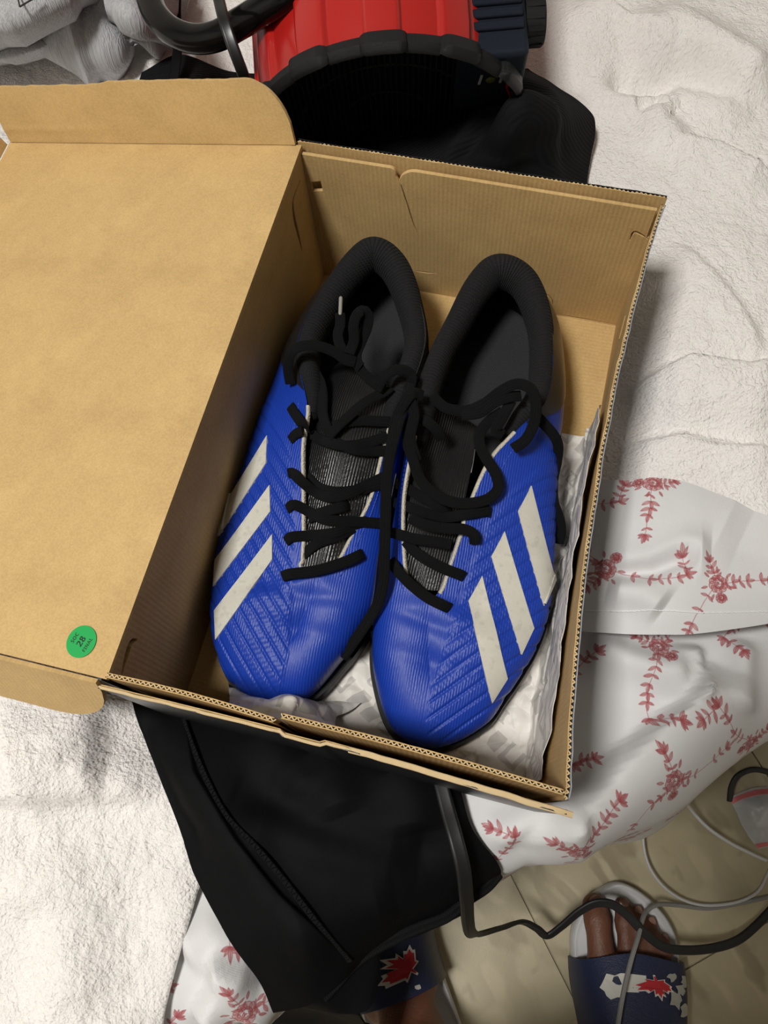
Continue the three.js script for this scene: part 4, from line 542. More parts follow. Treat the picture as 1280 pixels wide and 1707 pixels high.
// ---------------------------------------------------------------- black clothes under the box
M.blackJersey = mat({ specularIntensity: 0.2, color: rgb(0.0032, 0.0034, 0.0039), roughness: 0.7, bumpMap: weave, bumpScale: 0.00012 });
M.blackRib = mat({ specularIntensity: 0.3, color: rgb(0.006, 0.0062, 0.007), roughness: 0.85, bumpMap: tex(256, (u, v) => 0.5 + 0.5 * Math.sin(u * 2 * Math.PI * 8), 46), bumpScale: 0.00028 });
M.seam = mat({ specularIntensity: 0.3, color: rgb(0.0075, 0.0075, 0.008), roughness: 0.95, bumpMap: knit, bumpScale: 0.001 });
{
  // trousers hanging from under the box over the bed edge
  const t = thing('black_trousers', 'black stretch trousers with overlocked seams hanging over the bed edge below the box', 'trousers', [0.12, 0.0, 0.38]);
  const rows = up([
    [[215, 1150, 0.016], [300, 1160, 0.006], [400, 1180, 0.005], [520, 1210, 0.005], [640, 1240, 0.005], [735, 1265, 0.005], [760, 1275, 0.003]],
    [[238, 1235, 0.02], [310, 1240, 0.022], [410, 1250, 0.018], [530, 1270, 0.016], [640, 1290, 0.016], [740, 1310, 0.012], [768, 1320, 0.004]],
    [[270, 1325, 0.022], [340, 1325, 0.03], [440, 1325, 0.022], [540, 1335, 0.022], [650, 1350, 0.02], [750, 1372, 0.012], [790, 1385, 0.002]],
    [[318, 1448, 0.022], [390, 1425, 0.034], [470, 1410, 0.026], [560, 1410, 0.024], [660, 1420, 0.018], [770, 1435, 0.004], [829, 1438, -0.012]],
    [[382, 1565, 0.018], [440, 1520, 0.032], [520, 1490, 0.024], [600, 1485, 0.016], [690, 1485, 0.006], [780, 1480, -0.012], [832, 1462, -0.028]],
    [[432, 1634, 0.008], [495, 1590, 0.024], [560, 1565, 0.016], [620, 1550, 0.004], [680, 1540, -0.012], [745, 1528, -0.03], [800, 1482, -0.04]],
    [[455, 1690, -0.008], [520, 1674, 0.0], [566, 1640, 0.0], [602, 1606, -0.01], [645, 1582, -0.022], [705, 1556, -0.034], [768, 1526, -0.044]]]);
  const F = folds([[[[300, 1180], [330, 1290], [400, 1400], [470, 1490], [560, 1590]], 0.0035, 0.006, 'step', 0.02], [[[395, 1318], [470, 1340], [560, 1385], [680, 1420], [760, 1410]], -0.006, 0.011, 'ridge', 0.01], [[[400, 1345], [500, 1375], [600, 1410], [700, 1440]], 0.006, 0.018, 'ridge', 0.01], [[[225, 1180], [250, 1260], [290, 1350], [340, 1440]], -0.005, 0.007, 'ridge', 0.02], [[[520, 1230], [560, 1300], [580, 1360]], 0.005, 0.016, 'ridge', 0.01], [[[430, 1200], [480, 1270], [520, 1330]], 0.003, 0.01, 'ridge', 0.01], [[[660, 1260], [690, 1330], [700, 1390]], 0.005, 0.014, 'ridge', 0.01], [[[480, 1560], [560, 1520], [660, 1500]], 0.005, 0.014, 'ridge', 0.01]]);
  const q = patch(rows, 200, 200, (u, v, p) => F(p.x, p.z) + 0.003 * (fbm(p.x * 22 + 7, p.z * 22 + 3, 3) - 0.5));
  part(t, 'front_panel', solid(q.pts, q.nu, q.nv, 0.0014, q.uv), M.blackJersey);
  const bv = new MeshBVH(gridGeo(q.pts, q.nu, q.nv)), on = (px, py, e = 0.001) => { const d = sight(px, py).normalize(), h = bv.raycastFirst(new THREE.Ray(camPos.clone(), d), THREE.DoubleSide); return h ? h.point.clone().addScaledVector(d, -e) : P(px, py, -0.01); };
  const seamLine = (l, w) => { const pts = l.map(([a, b]) => on(a, b)), u = pts.map(() => V(0, 0.9, 0.4)); part(t, 'seam', ribbon(pts, u, w, 0.0016), M.seam); const gs = [], c = curve(pts), n = Math.round(c.getLength() / 0.0022); for (let k = 0; k < n; k++) { const p = c.getPointAt(k / n), d = c.getTangentAt(k / n), s = new THREE.CapsuleGeometry(0.00035, w * 0.75, 2, 5), B = d.clone().cross(V(0, 0.9, 0.4)).normalize(); s.applyQuaternion(new THREE.Quaternion().setFromUnitVectors(V(0, 1, 0), B.addScaledVector(d, k % 2 ? 0.4 : -0.4).normalize())); s.translate(p.x, p.y + 0.0009, p.z); gs.push(s); } part(t, 'stitching', mergeGeometries(gs), M.blackRib); };
  seamLine([[302, 1185], [318, 1235], [345, 1300], [378, 1360], [430, 1415], [480, 1475], [530, 1540], [583, 1602]], 0.0038);
  // the open end of the leg: rolled hem, and the far side of the leg below it
  const hem = [[832, 1455], [812, 1478], [780, 1500], [745, 1528], [700, 1546], [655, 1566], [620, 1585], [590, 1607], [560, 1640], [538, 1664]].map(([a, b], k) => P(a, b, lerp(-0.026, -0.004, k / 9)));
  part(t, 'hem', ribbon(hem, hem.map(() => V(0.3, 0.8, 0.6)), 0.008, 0.0036), M.seam);
  const low = patch(up([[[432, 1634, 0.004], [480, 1640, 0.002], [540, 1650, -0.006], [590, 1606, -0.012], [615, 1586, -0.016], [640, 1572, -0.02]], [[450, 1655, -0.006], [500, 1664, -0.008], [555, 1672, -0.012], [600, 1640, -0.016], [628, 1610, -0.02], [634, 1590, -0.024]], [[480, 1672, -0.018], [520, 1680, -0.018], [570, 1688, -0.018], [612, 1684, -0.02], [628, 1650, -0.024], [632, 1610, -0.028]]]), 70, 50, (u, v, p) => 0.003 * (fbm(p.x * 30, p.z * 30, 2) - 0.5));
  part(t, 'back_panel', solid(low.pts, low.nu, low.nv, 0.0014, low.uv), M.blackJersey);
  // the other leg, fallen towards the floor
  const leg = patch(up([[[390, 1655, -0.14], [450, 1650, -0.13], [520, 1660, -0.12], [600, 1690, -0.12]], [[385, 1700, -0.2], [450, 1690, -0.19], [540, 1695, -0.18], [615, 1715, -0.18]], [[370, 1780, -0.3], [450, 1780, -0.3], [560, 1780, -0.3], [640, 1780, -0.3]]]), 60, 60, (u, v, p) => 0.012 * (fbm(p.x * 14, p.y * 14, 3) - 0.5));
  part(t, 'trouser_leg', solid(leg.pts, leg.nu, leg.nv, 0.0016, leg.uv), M.blackJersey);
}
{
  const t = thing('ribbed_garment', 'black ribbed garment bunched between the heater and the box', 'garment', [0.1, 0.0, -0.06]);
  const rows = [
    ...up([[[236, 120, 0.03], [300, 90, 0.03], [390, 120, 0.02], [500, 120, 0.015], [640, 110, 0.015], [760, 100, 0.02], [845, 108, 0.05], [880, 112, 0.055]]]),
    ...up([[[228, 150, 0.025], [310, 130, 0.035], [400, 140, 0.02], [520, 190, 0.02], [650, 180, 0.025], [770, 180, 0.06], [870, 150, 0.098], [922, 140, 0.06]]]),
    ...up([[[230, 190, 0.02], [320, 190, 0.03], [410, 200, 0.02], [540, 240, 0.03], [660, 235, 0.04], [780, 225, 0.065], [890, 200, 0.095], [978, 180, 0.035]]]),
    ...up([[[240, 250, 0.015], [330, 240, 0.02], [430, 240, 0.015], [560, 275, 0.035], [680, 275, 0.045], [790, 262, 0.06], [890, 255, 0.065], [992, 215, 0.022]]]),
    ...up([[[250, 330, 0.01], [340, 300, 0.012], [450, 300, 0.012], [580, 310, 0.025], [700, 318, 0.035], [800, 312, 0.045], [900, 310, 0.04], [978, 300, 0.012]]]),
    [V(-0.1, 0.004, -0.012), V(-0.06, 0.004, -0.01), V(0, 0.005, -0.008), V(0.05, 0.012, -0.008), V(0.1, 0.014, -0.008), V(0.13, 0.016, -0.008), V(0.165, 0.014, -0.008), V(0.2, 0.006, -0.01)]];
  const F = folds([[[[745, 275], [800, 235], [860, 215], [920, 180]], -0.008, 0.008, 'ridge', 0.06], [[[740, 260], [800, 215], [850, 195]], 0.006, 0.008, 'ridge', 0.06], [[[800, 300], [860, 250], [930, 215]], 0.007, 0.014, 'ridge', 0.06], [[[600, 235], [680, 225], [740, 228]], 0.005, 0.008, 'ridge', 0.03], [[[620, 262], [700, 250], [760, 255]], 0.004, 0.006, 'ridge', 0.03], [[[870, 300], [890, 250], [900, 190]], -0.005, 0.012, 'ridge', 0.06]]);
  const q = patch(rows, 170, 130, (u, v, p) => F(p.x, p.z) + 0.004 * (fbm(p.x * 20, p.z * 20 + 4, 3) - 0.5));
  part(t, 'body', solid(q.pts, q.nu, q.nv, 0.002, q.uv.map(([x, z]) => [x * 0.5 + z * 0.866, z * 0.5 - x * 0.866])), M.blackRib);
  const sp = [[296, -30, 0.05], [294, 20, 0.05], [296, 60, 0.05], [294, 100, 0.05], [286, 150, 0.04]].map((k) => P(...k));
  part(t, 'strap', ribbon(sp, sp.map(() => V(0, 0.8, 0.6)), 0.0085, 0.002), M.blackJersey);
}

// ---------------------------------------------------------------- grey hooded top in the corner
{
  const t = thing('grey_hoodie', 'heather grey sweatshirt with a printed outline crumpled behind the lid', 'sweatshirt', [-0.2, 0.01, -0.2]);
  const m = mat({ color: rgb(0.5, 0.5, 0.515), roughness: 1, bumpMap: fabricNoise, bumpScale: 0.0008, sheen: 0.3, sheenColor: rgb(0.5, 0.5, 0.5), map: tex(256, (u, v) => { const k = 0.93 + 0.1 * (vnoise(u * 64, v * 64, 64) - 0.5) + 0.06 * (hash(Math.floor(u * 256), Math.floor(v * 256)) - 0.5); return [k, k, k]; }, 14, true) });
  const layer = (name, rows, F, amp, th = 0.004) => { const q = patch(up(rows), 150, 110, (u, v, p) => F(p.x, p.z) + amp * (fbm(p.x * 16 + amp * 900, p.z * 16, 3) - 0.5)); return [q, part(t, name, solid(q.pts, q.nu, q.nv, th, q.uv), m)]; };
  layer('body', [[[-60, -90, 0.05], [100, -90, 0.05], [250, -90, 0.04], [330, -60, 0.03]], [[-60, 0, 0.07], [100, 0, 0.06], [220, 10, 0.05], [310, 20, 0.03]], [[-60, 80, 0.05], [90, 75, 0.05], [215, 72, 0.045], [300, 72, 0.02]], [[-60, 117, 0.014], [70, 104, 0.014], [190, 112, 0.016], [252, 88, 0.016]]], folds([[[[60, 92], [110, 70], [150, 60]], 0.014, 0.012, 'ridge', 0.05], [[[130, 40], [165, 90], [205, 112]], 0.014, 0.012, 'ridge', 0.04], [[[160, 50], [190, 80], [240, 92]], 0.01, 0.008, 'ridge', 0.04], [[[225, 30], [226, 70], [222, 90]], -0.01, 0.006, 'ridge', 0.04], [[[245, 40], [250, 70], [290, 85]], 0.008, 0.007, 'ridge', 0.04]]), 0.012);
  layer('sleeve', [[[-60, -120, 0.1], [60, -120, 0.1], [150, -100, 0.09], [190, -60, 0.07]], [[-60, -20, 0.11], [50, -20, 0.11], [130, -25, 0.1], [185, -18, 0.07]], [[-60, 55, 0.1], [40, 40, 0.1], [110, 15, 0.09], [170, 2, 0.07]], [[-60, 92, 0.062], [10, 80, 0.06], [80, 45, 0.06], [162, 16, 0.06]], [[-60, 88, 0.04], [0, 82, 0.04], [90, 46, 0.04], [160, 18, 0.045]]], folds([[[[-20, 20], [60, -10], [120, -30]], 0.006, 0.03, 'ridge', 0.1]]), 0.006);
  layer('sleeve', [[[-60, 80, 0.05], [40, 62, 0.055], [100, 42, 0.055], [128, 32, 0.05]], [[-60, 110, 0.05], [20, 96, 0.055], [80, 78, 0.055], [118, 45, 0.05]], [[-60, 118, 0.02], [20, 106, 0.024], [75, 92, 0.024], [114, 56, 0.03]]], folds([[[[0, 100], [60, 80], [110, 50]], 0.004, 0.01, 'ridge', 0.05]]), 0.004);
  layer('hood', [[[168, -60, 0.08], [230, -60, 0.08], [300, -40, 0.06]], [[172, 4, 0.08], [225, 10, 0.085], [300, 30, 0.05]], [[180, 34, 0.065], [232, 48, 0.07], [300, 72, 0.03]], [[184, 44, 0.045], [235, 62, 0.05], [296, 86, 0.02]]], folds([[[[180, 20], [230, 30], [290, 60]], 0.006, 0.015, 'ridge', 0.08]]), 0.005);
  const ol = [[27, -14], [33, 11], [62, -6]].map(([a, b]) => P(a, b, 0.118)); part(t, 'printed_outline', capTube([ol[0], ol[0].clone().lerp(ol[1], 0.9), ol[1], ol[1].clone().lerp(ol[2], 0.1), ol[2]], 0.0006, 60, 8), mat({ color: rgb(0.03, 0.03, 0.03), roughness: 0.9 }), 'black printed outline');
}

// ---------------------------------------------------------------- red drum heater
{
  const psi = 0.3, tilt = 0.3, R0 = 0.0935, rot = (g) => { g.rotateX(tilt); g.rotateY(psi); return g; };
  const C = P(640, 83, 0.162).sub(V(0, R0 * Math.cos(tilt), R0 * Math.sin(tilt)).applyAxisAngle(V(0, 1, 0), psi));   // middle of the front rim
  const t = thing('fan_heater', 'red drum fan heater with black rim and tube stand behind the box', 'heater', [C.x, 0, C.z]);
  const put = (g) => { rot(g); g.translate(C.x, C.y, C.z); return g; };
  const red = mat({ color: rgb(0.42, 0.014, 0.012), roughness: 0.24, clearcoat: 0.5, clearcoatRoughness: 0.15 }), black = mat({ specularIntensity: 0.6, color: rgb(0.009, 0.009, 0.01), roughness: 0.38, bumpMap: fabricNoise, bumpScale: 0.0001 }), navy = mat({ specularIntensity: 0.4, color: rgb(0.009, 0.014, 0.024), roughness: 0.5, bumpMap: fabricNoise, bumpScale: 0.0001 }), gloss = mat({ color: rgb(0.004, 0.004, 0.004), roughness: 0.16, specularIntensity: 0.5 });
  const NR = 12, step = (a) => { const x = mod(a / (2 * Math.PI) * NR + 0.28, 1); return smooth(0.03, 0.09, x) * smooth(0.53, 0.47, x); };
  const shell = (R, bump, z0, z1, zf, th) => { const nu = 640, nv = 14, p = []; for (let j = 0; j < nv; j++) for (let i = 0; i < nu; i++) { const a = i / nu * 2 * Math.PI, s = step(a), r = R + bump * s, z = lerp(z0, z1 + zf * s, j / (nv - 1)), cr3 = j === nv - 1 ? -0.0018 : 0; p.push(V((r + cr3) * Math.cos(a), (r + cr3) * Math.sin(a), z)); } return solid(p, nu, nv, th, null, true); };
  part(t, 'drum', put(shell(0.0885, 0.0033, -0.26, -0.006, 0, 0.0012)), red);
  part(t, 'front_rim', put(shell(0.0915, 0.0036, -0.0085, -0.003, 0.003, 0.004)), black);
  const disc = new THREE.CylinderGeometry(0.0885, 0.0885, 0.004, 64); disc.rotateX(Math.PI / 2); disc.translate(0, 0, -0.034); part(t, 'inner_plate', put(disc), mat({ color: rgb(0.004, 0.004, 0.004), roughness: 0.9 }));
  const bars = []; for (let k = -24; k <= 24; k++) { const x = k * 0.0037, h = Math.sqrt(Math.max(0.0002, 0.088 * 0.088 - x * x)); const b = new THREE.CylinderGeometry(0.0006, 0.0006, 2 * h, 6); b.translate(x, 0, -0.012); bars.push(b); } for (const r of [0.03, 0.06, 0.086]) { const o = new THREE.TorusGeometry(r, 0.0009, 8, 60); o.translate(0, 0, -0.0125); bars.push(o); } part(t, 'front_grille', put(mergeGeometries(bars)), black, null, 'stuff');
  const back = new THREE.CylinderGeometry(0.09, 0.09, 0.02, 64); back.rotateX(Math.PI / 2); back.translate(0, 0, -0.262); part(t, 'rear_cover', put(back), black);
  // control box on the shoulder of the drum
  const Q = P(823, 93, 0.138), rb = (w, h, d, r, x, y, z) => { const g = new RoundedBoxGeometry(w, h, d, 4, r); g.translate(x, y, z); return g; }, seat = (g) => { rot(g); g.translate(Q.x, Q.y, Q.z); return g; };
  part(t, 'control_box', seat(rb(0.046, 0.06, 0.2, 0.004, 0, -0.03, -0.1)), navy);
  for (let k = 0; k < 7; k++) part(t, 'cooling_rib', seat(rb(0.04, 0.004, 0.0062, 0.0016, 0.0005, 0.0008, -0.019 - k * 0.0083)), navy);
  const kn = new THREE.CylinderGeometry(0.015, 0.016, 0.013, 40); kn.rotateZ(-Math.PI / 2); kn.translate(0.03, -0.019, -0.034); const knob = part(t, 'knob', seat(kn), black);
  const gr = []; for (let k = 0; k < 14; k++) { const a = k / 14 * 6.283, g = new THREE.BoxGeometry(0.011, 0.0016, 0.003); g.translate(0, 0.0152, 0); g.rotateX(a); g.translate(0.03, -0.019, -0.034); gr.push(g); } part(knob, 'knob_grip', seat(mergeGeometries(gr)), black);
  for (const dx of [-0.0065, 0.0075]) { const g = new THREE.BoxGeometry(0.0016, 0.01, 0.0006); g.rotateZ(-0.12); g.translate(dx, -0.024, 0.0002); part(t, 'printed_mark', seat(g), mat({ color: rgb(0.4, 0.4, 0.4), roughness: 0.6 })); }
  const led = new THREE.SphereGeometry(0.0028, 16, 10); led.scale(1.2, 1, 0.5); led.translate(0.0005, -0.025, 0.0002); part(t, 'indicator', seat(led), mat({ color: rgb(0.09, 0.1, 0.01), roughness: 0.3 }), 'dull green indicator');
  // stand of bent black tube
  const pipe = [[215, -170, 0.1], [232, -60, 0.115], [246, -10, 0.12], [262, 28, 0.123], [290, 54, 0.125], [325, 65, 0.127], [362, 60, 0.132], [395, 42, 0.138], [440, 15, 0.15], [480, -10, 0.158], [560, -62, 0.168], [640, -110, 0.172]].map((k) => P(...k)); part(t, 'tube_stand', capTube(pipe, 0.0094, 200, 24), gloss);
  const foot = [V(-0.02, 0.008, -0.1), V(-0.045, 0.006, -0.16), V(-0.05, 0.03, -0.22)]; part(t, 'tube_foot', capTube(foot, 0.006, 40, 12), gloss);
  const cp = [[352, -60, 0.15], [365, 0, 0.155], [374, 35, 0.158], [388, 78, 0.15], [403, 118, 0.138], [418, 160, 0.115], [428, 200, 0.085], [440, 240, 0.05]].map((k) => P(...k)); part(t, 'power_lead', ribbon(cp, cp.map(() => V(0.2, 0.8, 0.5)), 0.0075, 0.0042, null, null, 2), mat({ color: rgb(0.009, 0.009, 0.009), roughness: 0.35 }), 'black twin power lead');
}

// ---------------------------------------------------------------- leads and bag over the floor
const FL = -BED;
const fl = (a) => a.map(([x, y, h]) => P(x, y, FL + h));
{
  const q = [P(722, 1262, 0.006), P(733, 1300, 0.014), P(746, 1350, 0.018), P(760, 1400, 0.022), P(772, 1450, 0.018), P(777, 1495, 0.004), P(780, 1535, -0.04), P(786, 1556, -0.14), P(800, 1557, -0.24), ...fl([[838, 1546, 0.14], [872, 1537, 0.1], [895, 1548, 0.08], [912, 1560, 0.07], [935, 1545, 0.075], [965, 1520, 0.085], [992, 1506, 0.09], [1018, 1507, 0.09], [1045, 1525, 0.085], [1075, 1556, 0.08], [1108, 1579, 0.07], [1145, 1584, 0.06], [1190, 1580, 0.05], [1228, 1568, 0.04], [1258, 1545, 0.03], [1300, 1500, 0.02]])];
  single('black_cable', 'flat black cord running from under the box down across the sandal', 'cable', ribbon(q, q.map((_, k) => k < 5 ? V(0.1, 0.9, 0.4) : V(0.2, 0.8, 0.5)), 0.0088, 0.0042, 420, (t) => 0.5 * Math.sin(t * 9), 2), mat({ color: rgb(0.009, 0.009, 0.0095), roughness: 0.5 }), [q[0].x, FL, q[0].z]);
  const white = mat({ color: rgb(0.6, 0.6, 0.6), roughness: 0.45 });
  const w1 = fl([[1118, 1285, 0.16], [1131, 1312, 0.1], [1150, 1348, 0.05], [1180, 1380, 0.035], [1215, 1404, 0.03], [1250, 1422, 0.026], [1276, 1434, 0.02]]);
  single('white_cable', 'short straight piece of thin white cable coming out under the sheet hem', 'cable', capTube(w1, 0.0019, 120, 10), white, [w1[6].x, FL, w1[6].z], 'white cables on the floor');
  const w2 = fl([[1102, 1305, 0.14], [1088, 1332, 0.06], [1076, 1365, 0.03], [1072, 1402, 0.024], [1080, 1440, 0.022], [1100, 1472, 0.022], [1130, 1496, 0.02], [1165, 1508, 0.016], [1205, 1508, 0.012], [1240, 1500, 0.01], [1264, 1485, 0.01], [1280, 1455, 0.01], [1300, 1420, 0.008]]);
  single('white_cable', 'thin white cable lying in a wide loop on the floor', 'cable', capTube(w2, 0.0015, 200, 10), white, [w2[8].x, FL, w2[8].z], 'white cables on the floor');
  const g = fl([[1022, 1760, 0.12], [1030, 1707, 0.105], [1040, 1650, 0.1], [1052, 1600, 0.095], [1064, 1560, 0.085], [1070, 1535, 0.075], [1078, 1518, 0.06], [1096, 1508, 0.045], [1130, 1509, 0.02], [1180, 1514, 0.008], [1230, 1506, 0.006], [1300, 1490, 0.006]]);
  single('grey_cable', 'grey braided cable crossing the sandal strap', 'cable', ribbon(g, g.map(() => V(0, 1, 0.2)), 0.0042, 0.0042, 300), mat({ color: rgb(0.36, 0.355, 0.34), roughness: 0.9, bumpMap: tex(128, (u, v) => 0.5 + 0.5 * Math.sin((u * 12 + v * 12) * 6.283) * Math.sin((u * 12 - v * 12) * 6.283), 60), bumpScale: 0.0008 }), [g[5].x, FL, g[5].z]);
  // zip bag and the black loop in it
  const t = thing('plastic_bag', 'clear zip bag with a red strip and a black loop inside', 'bag', P(1262, 1350, FL).toArray());
  const rows = up([[[1216, 1330, FL + 0.03], [1240, 1318, FL + 0.034], [1275, 1312, FL + 0.034], [1320, 1308, FL + 0.03]], [[1229, 1360, FL + 0.03], [1255, 1350, FL + 0.045], [1290, 1345, FL + 0.05], [1330, 1350, FL + 0.03]], [[1246, 1392, FL + 0.024], [1268, 1385, FL + 0.036], [1295, 1385, FL + 0.036], [1335, 1390, FL + 0.024]], [[1264, 1416, FL + 0.016], [1280, 1413, FL + 0.018], [1300, 1414, FL + 0.018], [1340, 1420, FL + 0.014]]]);
  const q2 = patch(rows, 60, 60, (u, v, p) => 0.004 * (fbm(p.x * 60, p.z * 60, 3) - 0.5));
  part(t, 'film', solid(q2.pts, 60, 60, 0.0004, q2.uv), mat({ color: rgb(0.72, 0.73, 0.74), roughness: 0.16, transmission: 0.45, thickness: 0, clearcoat: 0.6 }));
  const stripQ = (v0, v1) => { const p = []; for (let j = 0; j < 5; j++) for (let i = 0; i < 60; i++) p.push(q2.pts[Math.round(lerp(v0, v1, j / 4) * 59) * 60 + i].clone().add(V(0, 0.0008, 0))); return solid(p, 60, 5, 0.0006); };
  const pink = mat({ color: rgb(0.62, 0.17, 0.17), roughness: 0.35 }); part(t, 'zip_strip', stripQ(0.03, 0.12), pink, 'red zip strip'); part(t, 'zip_strip', stripQ(0.9, 0.99), pink, 'red zip strip');
  const dark = patch(up([[[1236, 1348, FL + 0.022], [1330, 1330, FL + 0.022]], [[1262, 1400, FL + 0.014], [1340, 1400, FL + 0.014]]]), 10, 10); part(t, 'contents', solid(dark.pts, 10, 10, 0.008), mat({ color: rgb(0.16, 0.16, 0.165), roughness: 0.5 }));
  const lp = fl([[1216, 1335, 0.03], [1219, 1312, 0.04], [1228, 1295, 0.045], [1245, 1285, 0.045], [1262, 1283, 0.045], [1290, 1292, 0.04], [1305, 1312, 0.03]]); part(t, 'black_loop', ribbon(lp, lp.map(() => V(0, 0.8, 0.5)), 0.006, 0.004), mat({ color: rgb(0.01, 0.01, 0.01), roughness: 0.5 }));
}

// ---------------------------------------------------------------- sandals and the person standing in them
M.foam = mat({ color: rgb(0.72, 0.72, 0.72), roughness: 0.6, bumpMap: fabricNoise, bumpScale: 0.0002 });
const leafShape = (sc) => { const half = [[0, 1.0], [0.13, 0.66], [0.3, 0.76], [0.24, 0.34], [0.52, 0.56], [0.6, 0.42], [0.92, 0.46], [0.8, 0.2], [0.9, 0.1], [0.5, -0.2], [0.55, -0.36], [0.08, -0.28], [0.05, -0.6]]; const all = [...half, ...half.slice(1).reverse().map(([x, y]) => [-x, y])]; return all.map(([x, y]) => [x * sc, y * sc]); };
function sandal(toe, heelDir, mirror, worn, label) {
  const t = thing('slide_sandal', label, 'sandal', [toe.x, FL, toe.z], 'pair of navy slide sandals on the floor');
  const zx = heelDir.clone().setY(0).normalize(), rx = V(-zx.z, 0, zx.x).multiplyScalar(-1);   // rx points right as the wearer looks at the toes
  const W = (x, y, z) => toe.clone().setY(FL).addScaledVector(rx, x * mirror).addScaledVector(zx, z).add(V(0, y, 0));
  const Ls = 0.275, half = (z, side) => { const q = z / Ls, w = side > 0 ? 0.056 : 0.052, a = q < 0.22 ? Math.pow(Math.sin(q / 0.22 * Math.PI / 2), 0.6) : q > 0.8 ? Math.pow(Math.cos((q - 0.8) / 0.2 * Math.PI / 2), 0.55) : 1; return w * a * (1 - 0.16 * smooth(0.3, 0.55, q) + 0.03 * smooth(0.6, 0.8, q)); };
  const loop = []; for (let k = 0; k <= 60; k++) { const z = Ls * 0.5 * (1 - Math.cos(Math.PI * k / 60)); loop.push([half(z, 1), z]); } for (let k = 59; k > 0; k--) { const z = Ls * 0.5 * (1 - Math.cos(Math.PI * k / 60)); loop.push([-half(z, -1), z]); }
  const n = loop.length, prof = [[0.93, 0.0], [0.985, 0.003], [1.0, 0.012], [0.995, 0.022], [0.97, 0.0275], [0.93, 0.0285], [0.88, 0.0255], [0.6, 0.0235], [0.02, 0.0235]], pts = [];
  prof.forEach(([k, y]) => loop.forEach(([x, z]) => pts.push(W(x * k, y, Ls / 2 + (z - Ls / 2) * (1 - (1 - k) * 0.4)))));
  part(t, 'sole', gridGeo(pts, n, prof.length, null, true), M.foam);
  const strapN = [], nu = 60, nv = 30, z0 = 0.06, z1 = 0.172, strapAt = (u, v) => { const a = Math.PI * (1 - u), z = lerp(z0 + 0.012 * Math.abs(Math.cos(a)) , z1 - 0.006 * Math.sin(a), v), hw = half(z, Math.cos(a)) + 0.003, H = lerp(0.056, 0.094, v); return W(Math.sign(Math.cos(a)) * hw * Math.pow(Math.abs(Math.cos(a)), 0.7), 0.012 + H * Math.pow(Math.max(0, Math.sin(a)), 0.75), z); };
  for (let j = 0; j < nv; j++) for (let i = 0; i < nu; i++) strapN.push(strapAt(i / (nu - 1), j / (nv - 1)));
  const nn = normalsOf(strapN, nu, nv), o = nn[nu * 15 + 30].y > 0 ? 1 : -1;
  const strap = part(t, 'strap', solid(strapN, nu, nv, o * 0.004, strapN.map((p) => [p.x, p.z])), mat({ color: rgb(0.014, 0.021, 0.062), roughness: 0.5, bumpMap: fabricNoise, bumpScale: 0.0003 }));
  // leaf badge: white backing and red leaf, pressed on the strap
  const badge = (name, outline, cu, cv, lift, m) => { const sh = new THREE.Shape(outline.map(([x, y]) => new THREE.Vector2(x, y))), g = new THREE.ExtrudeGeometry(sh, { depth: 0.0005, bevelEnabled: false, curveSegments: 2 }), p = g.attributes.position; for (let k = 0; k < p.count; k++) { const u = clamp(cu + p.getX(k) / 0.15 * mirror, 0.02, 0.98), v = cv - p.getY(k) / (z1 - z0), q = strapAt(u, v), du = strapAt(u + 0.01, v).sub(strapAt(u - 0.01, v)), dv = strapAt(u, v + 0.01).sub(strapAt(u, v - 0.01)), nr = du.cross(dv).normalize(); if (nr.y < 0) nr.negate(); q.addScaledVector(nr, lift + p.getZ(k)); p.setXYZ(k, q.x, q.y, q.z); } g.computeVertexNormals(); return part(strap, name, g, m); };
  const whiteInk = mat({ color: rgb(0.7, 0.68, 0.62), roughness: 0.7 }), redInk = mat({ color: rgb(0.5, 0.02, 0.03), roughness: 0.6 });
  return { badge, leaf: leafShape, whiteInk, redInk, W, strapAt };
}
const scale2 = (o, k) => o.map(([x, y]) => [x * k, y * k]);
const turn2 = (o, a, dx = 0, dy = 0) => o.map(([x, y]) => [x * Math.cos(a) - y * Math.sin(a) + dx, x * Math.sin(a) + y * Math.cos(a) + dy]);
const toeR = P(1030, 1470, FL + 0.02), heelR = P(1046, 1707, FL + 0.02).sub(toeR);
const sR = sandal(toeR, heelR, 1, true, 'navy slide sandal with a worn flaking red leaf print, near the white cables');
const rough = (r, n, sd) => [...Array(n).keys()].map((k) => { const a = k / n * 6.283, q = r * (0.6 + 0.7 * hash(k, sd)); return [q * Math.cos(a), q * Math.sin(a) * 0.8]; });
sR.badge('leaf_outline', turn2(rough(0.013, 18, 3), 0, -0.014, 0), 0.53, 0.24, 0.0006, sR.whiteInk); sR.badge('leaf_outline', turn2(leafShape(0.0135), 3.3), 0.56, 0.22, 0.0008, sR.whiteInk); sR.badge('leaf_print', turn2(leafShape(0.011), 3.3), 0.56, 0.22, 0.0014, sR.redInk);
for (const [dx, dy, r, sd] of [[0.026, -0.005, 0.009, 5], [0.036, 0.004, 0.007, 6], [0.04, -0.014, 0.008, 7], [0.024, 0.014, 0.005, 8], [0.046, 0.012, 0.006, 9]]) sR.badge('flaked_print', turn2(rough(r, 11, sd), 0.4, dx * 0.8, dy), 0.53, 0.26, 0.0006, mat({ color: rgb(0.42, 0.41, 0.36), roughness: 0.8 }));
const toeL = P(586, 1368, FL + 0.02), heelL = P(690, 1707, FL + 0.02).sub(toeL);
const sL = sandal(toeL, heelL, -1, false, 'navy slide sandal with a crisp red leaf print, under the hanging black trousers');
